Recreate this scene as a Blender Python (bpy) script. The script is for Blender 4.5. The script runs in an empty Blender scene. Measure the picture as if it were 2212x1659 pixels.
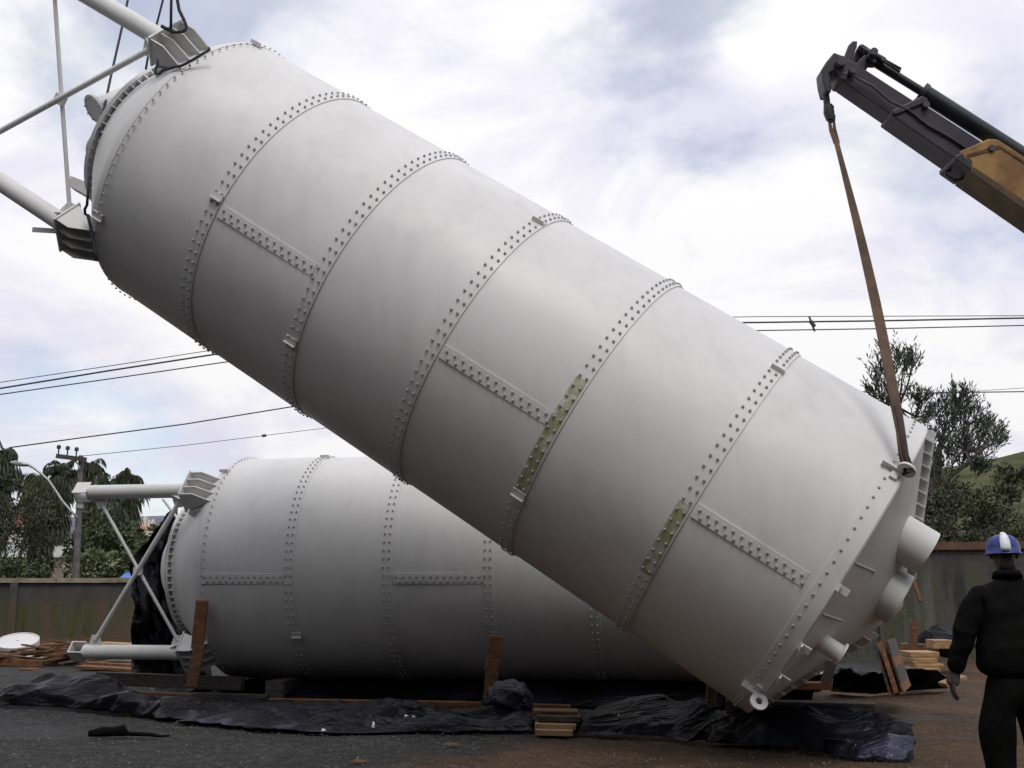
import bpy, math, random
import numpy as np
from mathutils import Vector, Matrix, noise
R_ = math.radians
rng = random.Random(7)
sc = bpy.context.scene
COL = sc.collection

# ------------------------------------------------------------------ camera, sky, sun, exposure
CAM_H, PITCH, FPX = 1.41, R_(9.838), 1177.0
cam = bpy.data.cameras.new('camera')
cam.sensor_width = 36.0
cam.lens = 36.0 * FPX / 1024.0
cam.clip_start, cam.clip_end = 0.1, 6000
camo = bpy.data.objects.new('camera', cam)
camo.location = (0, 0, CAM_H)
camo.rotation_euler = (math.pi / 2 + PITCH, 0, 0)
COL.objects.link(camo)
sc.camera = camo
SUN_EL, SUN_AZ = 58.0, 166.0          # degrees; azimuth clockwise from +Y (the view direction)
sc.view_settings.view_transform = 'Standard'
sc.view_settings.look = 'None'
sc.view_settings.exposure = -0.12
sc.view_settings.gamma = 1.0
sc.view_settings.use_curve_mapping = False

world = bpy.data.worlds.new('World')
sc.world = world
world.use_nodes = True
nt = world.node_tree
nt.nodes.clear()
def N(t, kind, **kw):
    n = t.nodes.new(kind)
    for k, v in kw.items():
        setattr(n, k, v)
    return n
def L(t, a, b): t.links.new(a, b)
def mathn(t, op, a, b=None, clamp=False):
    n = N(t, 'ShaderNodeMath', operation=op, use_clamp=clamp)
    for i, v in enumerate((a, b)):
        if v is None: continue
        if isinstance(v, (int, float)): n.inputs[i].default_value = v
        else: L(t, v, n.inputs[i])
    return n.outputs[0]
def ramp(t, fac, stops, interp='LINEAR'):
    n = N(t, 'ShaderNodeValToRGB')
    cr = n.color_ramp
    cr.interpolation = interp
    while len(cr.elements) < len(stops): cr.elements.new(0.5)
    for e, (p, c) in zip(cr.elements, stops):
        e.position = p
        e.color = (c[0], c[1], c[2], 1) if not isinstance(c, (int, float)) else (c, c, c, 1)
    L(t, fac, n.inputs[0])
    return n.outputs[0]
def noisen(t, vec, scale, detail=6, rough=0.55, dist=0.0):
    n = N(t, 'ShaderNodeTexNoise')
    n.inputs['Scale'].default_value = scale
    n.inputs['Detail'].default_value = detail
    n.inputs['Roughness'].default_value = rough
    n.inputs['Distortion'].default_value = dist
    if vec is not None: L(t, vec, n.inputs['Vector'])
    return n.outputs['Fac']
tc = N(nt, 'ShaderNodeTexCoord')
sep = N(nt, 'ShaderNodeSeparateXYZ'); L(nt, tc.outputs['Generated'], sep.inputs[0])
den = mathn(nt, 'ADD', mathn(nt, 'ABSOLUTE', sep.outputs[2]), 0.42)
cmb = N(nt, 'ShaderNodeCombineXYZ')
L(nt, mathn(nt, 'ADD', mathn(nt, 'DIVIDE', sep.outputs[0], den), 0.33), cmb.inputs[0])
L(nt, mathn(nt, 'DIVIDE', sep.outputs[1], den), cmb.inputs[1])
cmb.inputs[2].default_value = 8.4
cl = noisen(nt, cmb.outputs[0], 2.3, 8, 0.56, 0.25)
cl2 = noisen(nt, cmb.outputs[0], 4.2, 7, 0.55, 0.5)
mask = ramp(nt, cl, [(0.37, 0.50), (0.50, 1.0)], 'EASE')
shade = ramp(nt, cl2, [(0.34, (0.82, 0.805, 0.94)), (0.46, (0.93, 0.915, 1.0)), (0.56, (1.05, 1.04, 1.05))])
sky = N(nt, 'ShaderNodeTexSky', sky_type='NISHITA', sun_disc=False, sun_elevation=R_(SUN_EL), sun_rotation=R_(SUN_AZ))
sky.air_density = 1.0; sky.dust_density = 0.5; sky.ozone_density = 1.0
bg1 = N(nt, 'ShaderNodeBackground'); bg1.inputs[1].default_value = 0.15
L(nt, sky.outputs[0], bg1.inputs[0])
bg2 = N(nt, 'ShaderNodeBackground')
# overcast sky: brighter overhead than at the horizon
L(nt, mathn(nt, 'ADD', mathn(nt, 'MULTIPLY', mathn(nt, 'MAXIMUM', sep.outputs[2], 0.0), 0.28), 0.95), bg2.inputs[1])
L(nt, shade, bg2.inputs[0])
mx = N(nt, 'ShaderNodeMixShader')
L(nt, mask, mx.inputs[0]); L(nt, bg1.outputs[0], mx.inputs[1]); L(nt, bg2.outputs[0], mx.inputs[2])
out = N(nt, 'ShaderNodeOutputWorld'); L(nt, mx.outputs[0], out.inputs[0])

sl = bpy.data.lights.new('sun', 'SUN')
sl.energy = 1.5; sl.angle = R_(22); sl.color = (1.0, 0.96, 0.9)
so = bpy.data.objects.new('sun', sl)
az, el = R_(SUN_AZ), R_(SUN_EL)
sd = Vector((math.sin(az) * math.cos(el), math.cos(az) * math.cos(el), math.sin(el)))
so.rotation_euler = sd.to_track_quat('Z', 'Y').to_euler()
so.location = sd * 60
COL.objects.link(so)

# ------------------------------------------------------------------ placing helpers (photo pixel of a 2212 px wide print -> point in the yard)
CP, SP = math.cos(PITCH), math.sin(PITCH)
K = 2212.0 / 1024.0
def ray(dx, dy):
    px, py = (dx - 1106) / K, (829.5 - dy) / K
    return Vector((px, FPX * CP - py * SP, py * CP + FPX * SP)).normalized()
EYE = Vector((0, 0, CAM_H))
def at(dx, dy, Y):
    r = ray(dx, dy); return EYE + r * (Y / r.y)
def gnd(dx, dy, z=0.0):
    r = ray(dx, dy); return EYE + r * ((z - CAM_H) / r.z)

# ------------------------------------------------------------------ materials
MATS = {}
def new_mat(name):
    m = bpy.data.materials.new(name); m.use_nodes = True
    t = m.node_tree; t.nodes.clear()
    o = N(t, 'ShaderNodeOutputMaterial'); b = N(t, 'ShaderNodeBsdfPrincipled')
    L(t, b.outputs[0], o.inputs[0])
    MATS[name] = m
    return m, t, b
def bump(t, b, h, strength=0.3, dist=0.02):
    n = N(t, 'ShaderNodeBump'); n.inputs['Strength'].default_value = strength; n.inputs['Distance'].default_value = dist
    L(t, h, n.inputs['Height']); L(t, n.outputs[0], b.inputs['Normal'])
def coords(t, scale=(1, 1, 1), out='Object'):
    c = N(t, 'ShaderNodeTexCoord'); mp = N(t, 'ShaderNodeMapping'); mp.inputs['Scale'].default_value = scale
    L(t, c.outputs[out], mp.inputs[0]); return mp.outputs[0]
def simple(name, c1, c2, scale=4.0, rough=0.6, metal=0.0, bmp=0.0, bscale=None, stretch=(1, 1, 1), lo=0.35, hi=0.65, spec=0.5):
    m, t, b = new_mat(name)
    v = coords(t, stretch)
    f = noisen(t, v, scale, 6, 0.6)
    L(t, ramp(t, f, [(lo, c1), (hi, c2)]), b.inputs['Base Color'])
    b.inputs['Roughness'].default_value = rough; b.inputs['Metallic'].default_value = metal
    b.inputs['Specular IOR Level'].default_value = spec
    if bmp: bump(t, b, noisen(t, v, bscale or scale * 4, 6, 0.65), bmp)
    return m
def white_mat():
    m, t, b = new_mat('white_paint')
    v = coords(t)
    big = noisen(t, v, 0.9, 7, 0.6, 0.4)
    mp = N(t, 'ShaderNodeMapping'); mp.inputs['Scale'].default_value = (3.0, 3.0, 0.35); L(t, v, mp.inputs[0])
    drip = noisen(t, mp.outputs[0], 1.6, 6, 0.65)
    spk = noisen(t, v, 22, 5, 0.7)
    base = ramp(t, big, [(0.30, (0.575, 0.572, 0.558)), (0.48, (0.635, 0.633, 0.62)), (0.66, (0.675, 0.673, 0.66))])
    d = mathn(t, 'MULTIPLY', ramp(t, drip, [(0.36, 0.945), (0.50, 1.0)]), ramp(t, spk, [(0.26, 0.84), (0.34, 1.0)]))
    mm = N(t, 'ShaderNodeMix', data_type='RGBA', blend_type='MULTIPLY'); mm.inputs[0].default_value = 1.0
    L(t, base, mm.inputs[6]); L(t, d, mm.inputs[7]); L(t, mm.outputs[2], b.inputs['Base Color'])
    L(t, ramp(t, big, [(0.3, 0.56), (0.7, 0.40)]), b.inputs['Roughness'])
    n1 = N(t, 'ShaderNodeBump'); n1.inputs['Strength'].default_value = 0.35; n1.inputs['Distance'].default_value = 0.03
    L(t, noisen(t, v, 1.1, 2, 0.4), n1.inputs['Height'])
    n2 = N(t, 'ShaderNodeBump'); n2.inputs['Strength'].default_value = 0.06; n2.inputs['Distance'].default_value = 0.01
    L(t, noisen(t, v, 40, 4, 0.6), n2.inputs['Height']); L(t, n1.outputs[0], n2.inputs['Normal']); L(t, n2.outputs[0], b.inputs['Normal'])
    return m
WHITE = white_mat()
BOLTM = simple('bolt_cap', (0.26, 0.26, 0.255), (0.48, 0.48, 0.47), 30, 0.5)
PRIMER = simple('yellow_primer', (0.33, 0.325, 0.19), (0.60, 0.60, 0.56), 5.5, 0.6, lo=0.46, hi=0.62)
STEEL = simple('dark_steel', (0.03, 0.032, 0.035), (0.07, 0.07, 0.07), 8, 0.5, 0.3)
GALV = simple('galvanised_steel', (0.32, 0.33, 0.33), (0.48, 0.48, 0.47), 12, 0.45, 0.5)
ROPE = simple('dark_rope', (0.018, 0.022, 0.035), (0.035, 0.04, 0.055), 40, 0.8)
BOOM = simple('boom_purple_grey', (0.016, 0.0115, 0.020), (0.036, 0.026, 0.042), 3.0, 0.5, 0.0, bmp=0.12, bscale=14, stretch=(1, 1, 1))
BOOMY = simple('boom_yellow', (0.20, 0.095, 0.028), (0.38, 0.22, 0.06), 2.2, 0.55, 0.0, bmp=0.15, bscale=20, lo=0.38, hi=0.55)
BOOMD = simple('boom_grime', (0.045, 0.032, 0.022), (0.11, 0.07, 0.03), 4, 0.7)
CYL = simple('cylinder_grey_green', (0.012, 0.018, 0.02), (0.04, 0.04, 0.045), 3.0, 0.4, 0.2)
STRAP = simple('sling_webbing', (0.075, 0.055, 0.048), (0.20, 0.125, 0.075), 2.2, 0.85, stretch=(1, 1, 1.2))
STRAPD = simple('sling_webbing_dark', (0.035, 0.025, 0.025), (0.08, 0.05, 0.04), 9, 0.9)
WOODO = simple('orange_timber', (0.09, 0.038, 0.014), (0.24, 0.10, 0.034), 5, 0.75, bmp=0.2, stretch=(1, 6, 3))
WOODP = simple('pale_pine', (0.24, 0.145, 0.065), (0.42, 0.28, 0.14), 5, 0.7, bmp=0.15, stretch=(1, 5, 5))
WOODD = simple('weathered_timber', (0.035, 0.03, 0.026), (0.10, 0.09, 0.08), 7, 0.85, bmp=0.35, stretch=(0.7, 6, 6))
WOODB = simple('brown_board', (0.06, 0.028, 0.012), (0.17, 0.075, 0.03), 6, 0.8, bmp=0.3, stretch=(0.8, 6, 6))
BARK = simple('bark', (0.03, 0.026, 0.022), (0.09, 0.08, 0.07), 6, 0.9, bmp=0.5, stretch=(2, 2, .6))
CONC = simple('pole_concrete', (0.09, 0.085, 0.08), (0.16, 0.155, 0.15), 6, 0.85)
PALMF = simple('palm_leaf', (0.012, 0.016, 0.009), (0.055, 0.065, 0.024), 1.3, 0.6)
CASF = simple('casuarina_needles', (0.024, 0.031, 0.02), (0.075, 0.087, 0.058), 1.6, 0.7)
BUSHF = simple('bush_leaf', (0.028, 0.042, 0.014), (0.085, 0.11, 0.035), 1.2, 0.6)
BUSHD = simple('dark_bush_leaf', (0.015, 0.020, 0.010), (0.066, 0.072, 0.026), 1.6, 0.6)
BUSHP = simple('pale_bush_leaf', (0.09, 0.12, 0.05), (0.26, 0.28, 0.16), 1.2, 0.6)
BLACKF = simple('dark_jacket_cloth', (0.004, 0.004, 0.004), (0.008, 0.008, 0.0075), 9, 0.95, bmp=0.4, bscale=14, spec=0.1)
TROUS = simple('black_trouser_cloth', (0.003, 0.003, 0.003), (0.006, 0.006, 0.0055), 9, 0.95, bmp=0.4, bscale=12, spec=0.1)
SKIN = simple('skin', (0.10, 0.055, 0.035), (0.14, 0.08, 0.05), 12, 0.6)
HAIR = simple('black_hair', (0.005, 0.004, 0.004), (0.012, 0.01, 0.009), 40, 0.6)
GLOVE = simple('grey_glove', (0.045, 0.048, 0.045), (0.09, 0.09, 0.085), 20, 0.8)
CAPB = simple('blue_helmet', (0.007, 0.018, 0.15), (0.012, 0.03, 0.22), 6, 0.35)
CAPW = simple('white_stripe', (0.55, 0.62, 0.68), (0.75, 0.78, 0.8), 30, 0.5)
PAPER = simple('white_scrap', (0.5, 0.5, 0.55), (0.75, 0.75, 0.8), 20, 0.7)
TILE = simple('roof_tile', (0.25, 0.09, 0.05), (0.36, 0.15, 0.08), 3, 0.8)
WALLW = simple('house_render', (0.5, 0.48, 0.44), (0.62, 0.60, 0.57), 1, 0.85)
PINKW = simple('pink_render', (0.40, 0.29, 0.23), (0.52, 0.42, 0.36), 0.3, 0.85)
SHEETR = simple('grey_sheet_roof', (0.24, 0.26, 0.24), (0.40, 0.41, 0.40), 0.4, 0.6)
GLASS = simple('dark_window', (0.02, 0.025, 0.03), (0.05, 0.055, 0.06), 2, 0.15)
BLUET = simple('blue_sheet', (0.06, 0.16, 0.5), (0.10, 0.24, 0.62), 1, 0.5)
RUST = simple('rust_coping', (0.06, 0.032, 0.018), (0.14, 0.075, 0.042), 4, 0.85, bmp=0.3)
COPE = simple('mossy_coping', (0.16, 0.15, 0.10), (0.34, 0.29, 0.22), 2.5, 0.85, bmp=0.3)

def tarp_mat():
    m, t, b = new_mat('black_plastic')
    v = coords(t)
    f = noisen(t, v, 1.3, 4, 0.6)
    L(t, ramp(t, f, [(0.48, (0.003, 0.003, 0.0035)), (0.66, (0.008, 0.0075, 0.017))]), b.inputs['Base Color'])
    L(t, ramp(t, noisen(t, v, 2.0, 3, 0.5), [(0.35, 0.22), (0.7, 0.45)]), b.inputs['Roughness'])
    b.inputs['Specular IOR Level'].default_value = 0.11
    mp = N(t, 'ShaderNodeMapping'); mp.inputs['Rotation'].default_value = (0, 0, 0.5); mp.inputs['Scale'].default_value = (1.0, 3.5, 2.0); L(t, v, mp.inputs[0])
    bump(t, b, noisen(t, mp.outputs[0], 3.0, 3, 0.5, 1.5), 0.55, 0.05)
    return m
TARP = tarp_mat()
def blue_tarp_mat():
    m, t, b = new_mat('blue_black_plastic')
    v = coords(t)
    L(t, ramp(t, noisen(t, v, 2.2, 4, 0.6), [(0.44, (0.008, 0.008, 0.011)), (0.60, (0.03, 0.028, 0.07))]), b.inputs['Base Color'])
    b.inputs['Roughness'].default_value = 0.32
    b.inputs['Specular IOR Level'].default_value = 0.3
    mp = N(t, 'ShaderNodeMapping'); mp.inputs['Rotation'].default_value = (0, 0, 0.5); mp.inputs['Scale'].default_value = (1.0, 3.5, 2.0); L(t, v, mp.inputs[0])
    bump(t, b, noisen(t, mp.outputs[0], 4.0, 3, 0.5, 1.5), 0.6, 0.05)
    return m
TARPB = blue_tarp_mat()

def ground_mat():
    m, t, b = new_mat('yard_ground')
    c = N(t, 'ShaderNodeTexCoord')
    v = c.outputs['Object']
    sp = N(t, 'ShaderNodeSeparateXYZ'); L(t, v, sp.inputs[0])
    fa = noisen(t, v, 30, 8, 0.8)
    fb = noisen(t, v, 7, 6, 0.7)
    fine = mathn(t, 'ADD', mathn(t, 'MULTIPLY', fa, 0.72), mathn(t, 'MULTIPLY', fb, 0.28))
    vor = N(t, 'ShaderNodeTexVoronoi'); vor.inputs['Scale'].default_value = 34; L(t, v, vor.inputs['Vector'])
    grav = ramp(t, fine, [(0.36, (0.008, 0.008, 0.008)), (0.50, (0.038, 0.038, 0.037)), (0.64, (0.15, 0.15, 0.145))])
    soil = ramp(t, fine, [(0.36, (0.028, 0.016, 0.009)), (0.50, (0.088, 0.054, 0.032)), (0.66, (0.19, 0.125, 0.08))])
    # soil lies along a slanting line: more of it towards +x and towards the viewer
    k = mathn(t, 'ADD', mathn(t, 'MULTIPLY', sp.outputs[0], 0.33), mathn(t, 'MULTIPLY', sp.outputs[1], -0.22))
    k = mathn(t, 'ADD', k, mathn(t, 'MULTIPLY', noisen(t, v, 0.9, 6, 0.65), 1.6))
    k = ramp(t, mathn(t, 'ADD', mathn(t, 'MULTIPLY', k, 0.5), 1.35), [(0.44, 0.0), (0.60, 1.0)])
    mixc = N(t, 'ShaderNodeMix', data_type='RGBA')
    L(t, k, mixc.inputs[0]); L(t, grav, mixc.inputs[6]); L(t, soil, mixc.inputs[7])
    # beyond the yard: weeds and grass
    far = ramp(t, mathn(t, 'MULTIPLY', sp.outputs[1], 0.01), [(0.33, 0.0), (0.38, 1.0)])
    grass = ramp(t, noisen(t, v, 0.08, 6, 0.6), [(0.35, (0.045, 0.055, 0.02)), (0.65, (0.085, 0.09, 0.035))])
    m2 = N(t, 'ShaderNodeMix', data_type='RGBA')
    L(t, far, m2.inputs[0]); L(t, mixc.outputs[2], m2.inputs[6]); L(t, grass, m2.inputs[7])
    # damp and trodden patches
    wet = ramp(t, noisen(t, v, 0.75, 5, 0.6, 0.6), [(0.40, 0.62), (0.56, 1.08)])
    m3 = N(t, 'ShaderNodeMix', data_type='RGBA', blend_type='MULTIPLY'); m3.inputs[0].default_value = 1.0
    L(t, m2.outputs[2], m3.inputs[6]); L(t, wet, m3.inputs[7])
    L(t, m3.outputs[2], b.inputs['Base Color'])
    L(t, ramp(t, noisen(t, v, 0.75, 5, 0.6, 0.6), [(0.38, 0.62), (0.5, 0.92)]), b.inputs['Roughness'])
    b.inputs['Specular IOR Level'].default_value = 0.2
    h = mathn(t, 'ADD', mathn(t, 'MULTIPLY', fine, 0.8), vor.outputs['Distance'])
    bump(t, b, h, 0.9, 0.03)
    return m
GROUND = ground_mat()
def hill_mat(name, a, b_, c_, scale):
    m, t, b = new_mat(name)
    v = coords(t)
    f = noisen(t, v, scale, 8, 0.62, 0.3)
    L(t, ramp(t, f, [(0.34, a), (0.5, b_), (0.66, c_)]), b.inputs['Base Color'])
    b.inputs['Roughness'].default_value = 0.95; b.inputs['Specular IOR Level'].default_value = 0.1
    bump(t, b, noisen(t, v, scale * 5, 8, 0.7), 0.8, 1.0)
    return m
HILLG = hill_mat('hill_grass', (0.030, 0.038, 0.016), (0.070, 0.080, 0.034), (0.115, 0.112, 0.055), 0.06)
HILLF = hill_mat('field_slope', (0.09, 0.08, 0.035), (0.20, 0.14, 0.07), (0.30, 0.20, 0.11), 0.02)
HILLB = hill_mat('mountain_haze_blue', (0.10, 0.11, 0.15), (0.14, 0.14, 0.19), (0.20, 0.19, 0.22), 0.008)  # haze of distance put into the base colour as blue
def wall_mat(name, hi, lo_cols, zsplit):
    m, t, b = new_mat(name)
    v = coords(t)
    sp = N(t, 'ShaderNodeSeparateXYZ'); L(t, v, sp.inputs[0])
    base = ramp(t, noisen(t, v, 2.2, 8, 0.7), [(0.3, tuple(c * 0.42 for c in hi)), (0.7, hi)])
    mp = N(t, 'ShaderNodeMapping'); mp.inputs['Scale'].default_value = (1.6, 1.6, 0.22); L(t, v, mp.inputs[0])
    st = noisen(t, mp.outputs[0], 1.0, 5, 0.7)
    stain = ramp(t, st, [(0.36, lo_cols[0]), (0.46, lo_cols[1]), (0.54, lo_cols[2]), (0.64, lo_cols[3])])
    edge = mathn(t, 'ADD', sp.outputs[2], mathn(t, 'MULTIPLY', noisen(t, v, 1.4, 6, 0.7), 1.1))
    k = ramp(t, edge, [(0.0, 1.0), (1.0, 0.0)])
    k = ramp(t, mathn(t, 'DIVIDE', edge, zsplit), [(0.72, 0.9), (0.92, 0.12)])
    mixc = N(t, 'ShaderNodeMix', data_type='RGBA')
    L(t, k, mixc.inputs[0]); L(t, base, mixc.inputs[6]); L(t, stain, mixc.inputs[7])
    L(t, mixc.outputs[2], b.inputs['Base Color'])
    b.inputs['Roughness'].default_value = 0.92
    bump(t, b, noisen(t, v, 9, 8, 0.7), 0.6, 0.03)
    return m
WALLL = wall_mat('stained_wall', (0.082, 0.080, 0.076), [(0.028, 0.028, 0.028), (0.062, 0.068, 0.018), (0.085, 0.07, 0.04), (0.14, 0.062, 0.036)], 1.95)
WALLR = wall_mat('mossy_wall', (0.085, 0.083, 0.078), [(0.03, 0.03, 0.029), (0.075, 0.075, 0.07), (0.06, 0.066, 0.030), (0.11, 0.108, 0.10)], 2.9)

# ------------------------------------------------------------------ mesh helpers
ORG = {}
def tag(o, label=None, cat=None, group=None, kind=None):
    if label: o['label'] = label
    if cat: o['category'] = cat
    if group: o['group'] = group
    if kind: o['kind'] = kind
    return o
def thing(name, loc, label, cat, group=None):
    o = bpy.data.objects.new(name, None); COL.objects.link(o)
    o.location = loc; o.empty_display_size = 0.2
    ORG[o.name] = Vector(loc)
    return tag(o, label, cat, group)
class MB:
    def __init__(s): s.v, s.f = [], []
    def add(s, vs, fs):
        b = len(s.v); s.v += [tuple(p) for p in vs]; s.f += [tuple(i + b for i in f) for f in fs]; return s
    def box(s, c, x, y, z):
        """centre and three half-extent vectors"""
        c, x, y, z = Vector(c), Vector(x), Vector(y), Vector(z)
        vs = [c + x * a + y * b + z * d for a in (-1, 1) for b in (-1, 1) for d in (-1, 1)]
        return s.add(vs, [(0, 1, 3, 2), (4, 6, 7, 5), (0, 4, 5, 1), (2, 3, 7, 6), (0, 2, 6, 4), (1, 5, 7, 3)])
    def abox(s, lo, hi):
        lo, hi = Vector(lo), Vector(hi); h = (hi - lo) / 2
        return s.box((lo + hi) / 2, (h.x, 0, 0), (0, h.y, 0), (0, 0, h.z))
    def beam(s, a, b, w, h, up=(0, 0, 1)):
        a, b = Vector(a), Vector(b); d = b - a; n = d.normalized()
        sd_ = n.cross(Vector(up))
        if sd_.length < 1e-4: sd_ = n.cross(Vector((0, 1, 0)))
        sd_.normalize(); u_ = sd_.cross(n)
        return s.box((a + b) / 2, d / 2, sd_ * w / 2, u_ * h / 2)
    def tube(s, pts, r, n=8, cap=True):
        pts = [Vector(p) for p in pts]
        rs = r if isinstance(r, (list, tuple)) else [r] * len(pts)
        base = len(s.v); prev = None
        for i, p in enumerate(pts):
            d = (pts[min(i + 1, len(pts) - 1)] - pts[max(i - 1, 0)]).normalized()
            if prev is None:
                a = Vector((0, 0, 1)) if abs(d.z) < 0.9 else Vector((1, 0, 0))
                e1 = d.cross(a).normalized()
            else:
                e1 = (prev - d * prev.dot(d)).normalized()
            prev = e1; e2 = d.cross(e1)
            for k in range(n):
                t = 2 * math.pi * k / n
                s.v.append(tuple(p + (e1 * math.cos(t) + e2 * math.sin(t)) * rs[i]))
        for i in range(len(pts) - 1):
            for k in range(n):
                a = base + i * n + k; b = base + i * n + (k + 1) % n
                s.f.append((a, b, b + n, a + n))
        if cap:
            s.f.append(tuple(base + k for k in reversed(range(n))))
            s.f.append(tuple(base + (len(pts) - 1) * n + k for k in range(n)))
        return s
    def lathe(s, P, u, v, w, prof, n=96, a0=0.0, a1=360.0, closed=False):
        """prof: (t along u, radius) list, swept round the axis; a full turn or an arc"""
        full = abs(a1 - a0) >= 359.9
        m = n if full else n + 1
        base = len(s.v); npf = len(prof)
        for k in range(m):
            th = R_(a0 + (a1 - a0) * k / n); e = v * math.cos(th) + w * math.sin(th)
            for (t, r) in prof: s.v.append(tuple(P + u * t + e * r))
        for k in range(n):
            k2 = (k + 1) % m
            for i in range(npf if closed else npf - 1):
                j = (i + 1) % npf
                s.f.append((base + k * npf + i, base + k2 * npf + i, base + k2 * npf + j, base + k * npf + j))
        if closed and not full:
            s.f.append(tuple(base + i for i in range(npf)))
            s.f.append(tuple(base + n * npf + i for i in reversed(range(npf))))
        return s
    def prism(s, pts, d):
        """a flat outline given as 3-D points, thickened by the vector d (centred)"""
        d = Vector(d); n = len(pts)
        a = [Vector(p) - d / 2 for p in pts]; b = [Vector(p) + d / 2 for p in pts]
        return s.add(a + b, [tuple(range(n))[::-1], tuple(range(n, 2 * n))] + [(i, (i + 1) % n, (i + 1) % n + n, i + n) for i in range(n)])
    def build(s, name, mat, parent=None, smooth=False, loc=None, root=None, bevel=0.0):
        me = bpy.data.meshes.new(name)
        org = Vector(loc) if loc is not None else Vector((0, 0, 0))
        if parent is not None: org = ORG[parent.name]
        me.from_pydata([tuple(Vector(p) - org) for p in s.v], [], s.f)
        me.materials.append(mat)
        if smooth:
            me.polygons.foreach_set('use_smooth', [True] * len(me.polygons))
        me.update()
        o = bpy.data.objects.new(name, me); COL.objects.link(o)
        if parent is not None:
            o.parent = parent; ORG[o.name] = org
        else:
            o.location = org; ORG[o.name] = org
        if smooth == 'auto':
            me.set_sharp_from_angle(angle=R_(38))
        if bevel:
            bv = o.modifiers.new('bevel', 'BEVEL'); bv.width = bevel; bv.segments = 1; bv.limit_method = 'ANGLE'
        return o
def inst(me, name, mat4, parent):
    o = bpy.data.objects.new(name, me); COL.objects.link(o)
    o.parent = parent
    m = mat4.copy(); m.translation = m.translation - ORG[parent.name]
    o.matrix_local = m
    return o
def base_of(mb):
    zs = [p[2] for p in mb.v]; xs = [p[0] for p in mb.v]; ys = [p[1] for p in mb.v]
    return ((min(xs) + max(xs)) / 2, (min(ys) + max(ys)) / 2, min(zs))
def single(mb, name, mat, label, cat, group=None, smooth=False, kind=None, bevel=0.0):
    o = mb.build(name, mat, None, smooth, base_of(mb), bevel=bevel)
    return tag(o, label, cat, group, kind)

# ------------------------------------------------------------------ ground, hills
def make_ground():
    xs = sorted(set([-1500, -700, -300, -120, -60] + [round(-30 + i * 0.5, 2) for i in range(121)] + [60, 120, 300, 700, 1500]))
    ys = sorted(set([-300, -100, -30] + [round(-5 + i * 0.5, 2) for i in range(80)] + [40, 60, 120, 300, 800, 2500]))
    mb = MB(); nx = len(xs)
    for y in ys:
        for x in xs:
            near = abs(x) < 25 and 2 < y < 24
            z = 0.035 * noise.noise(Vector((x * 0.35, y * 0.35, 1.0))) + 0.02 * noise.noise(Vector((x * 1.1, y * 1.1, 4.0))) if near else 0.0
            mb.v.append((x, y, z - 0.01))
    for j in range(len(ys) - 1):
        for i in range(nx - 1):
            a = j * nx + i; mb.f.append((a, a + 1, a + nx + 1, a + nx))
    return tag(mb.build('ground', GROUND, smooth=True), kind='structure')
make_ground()
def terrain(name, mat, x0, x1, y0, y1, nx, ny, fn):
    mb = MB()
    for j in range(ny + 1):
        for i in range(nx + 1):
            x = x0 + (x1 - x0) * i / nx; y = y0 + (y1 - y0) * j / ny
            mb.v.append((x, y, fn(x, y, i / nx, j / ny)))
    for j in range(ny):
        for i in range(nx):
            a = j * (nx + 1) + i; mb.f.append((a, a + 1, a + nx + 2, a + nx + 1))
    return tag(mb.build(name, mat, smooth=True), kind='structure')
def nz(x, y, s, k=0): return noise.fractal(Vector((x * s, y * s, k)), 1.0, 2.0, 5)
terrain('hill', HILLG, -60, 620, 70, 420, 90, 60, lambda x, y, a, b:
        -0.6 + (29 + 7 * math.sin(a * 5.0)) * min(1, max(0, (y - 72) / 220)) ** 1.1 * min(1, a / 0.28) + 1.5 * nz(x, y, 0.03) * min(1, b * 4))
terrain('slope', HILLF, -420, -20, 90, 520, 70, 60, lambda x, y, a, b:
        -0.6 + 17 * min(1, max(0, (y - 95) / 380)) + 1.2 * nz(x, y, 0.03, 5) * min(1, b * 4))
terrain('mountain', HILLB, -1500, 500, 700, 1700, 90, 40, lambda x, y, a, b:
        -5 + (78 + 14 * nz(x, 0, 0.004, 2)) * math.sin(min(1, b * 1.6) * math.pi / 2) + 5 * nz(x, y, 0.01, 3))

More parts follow.
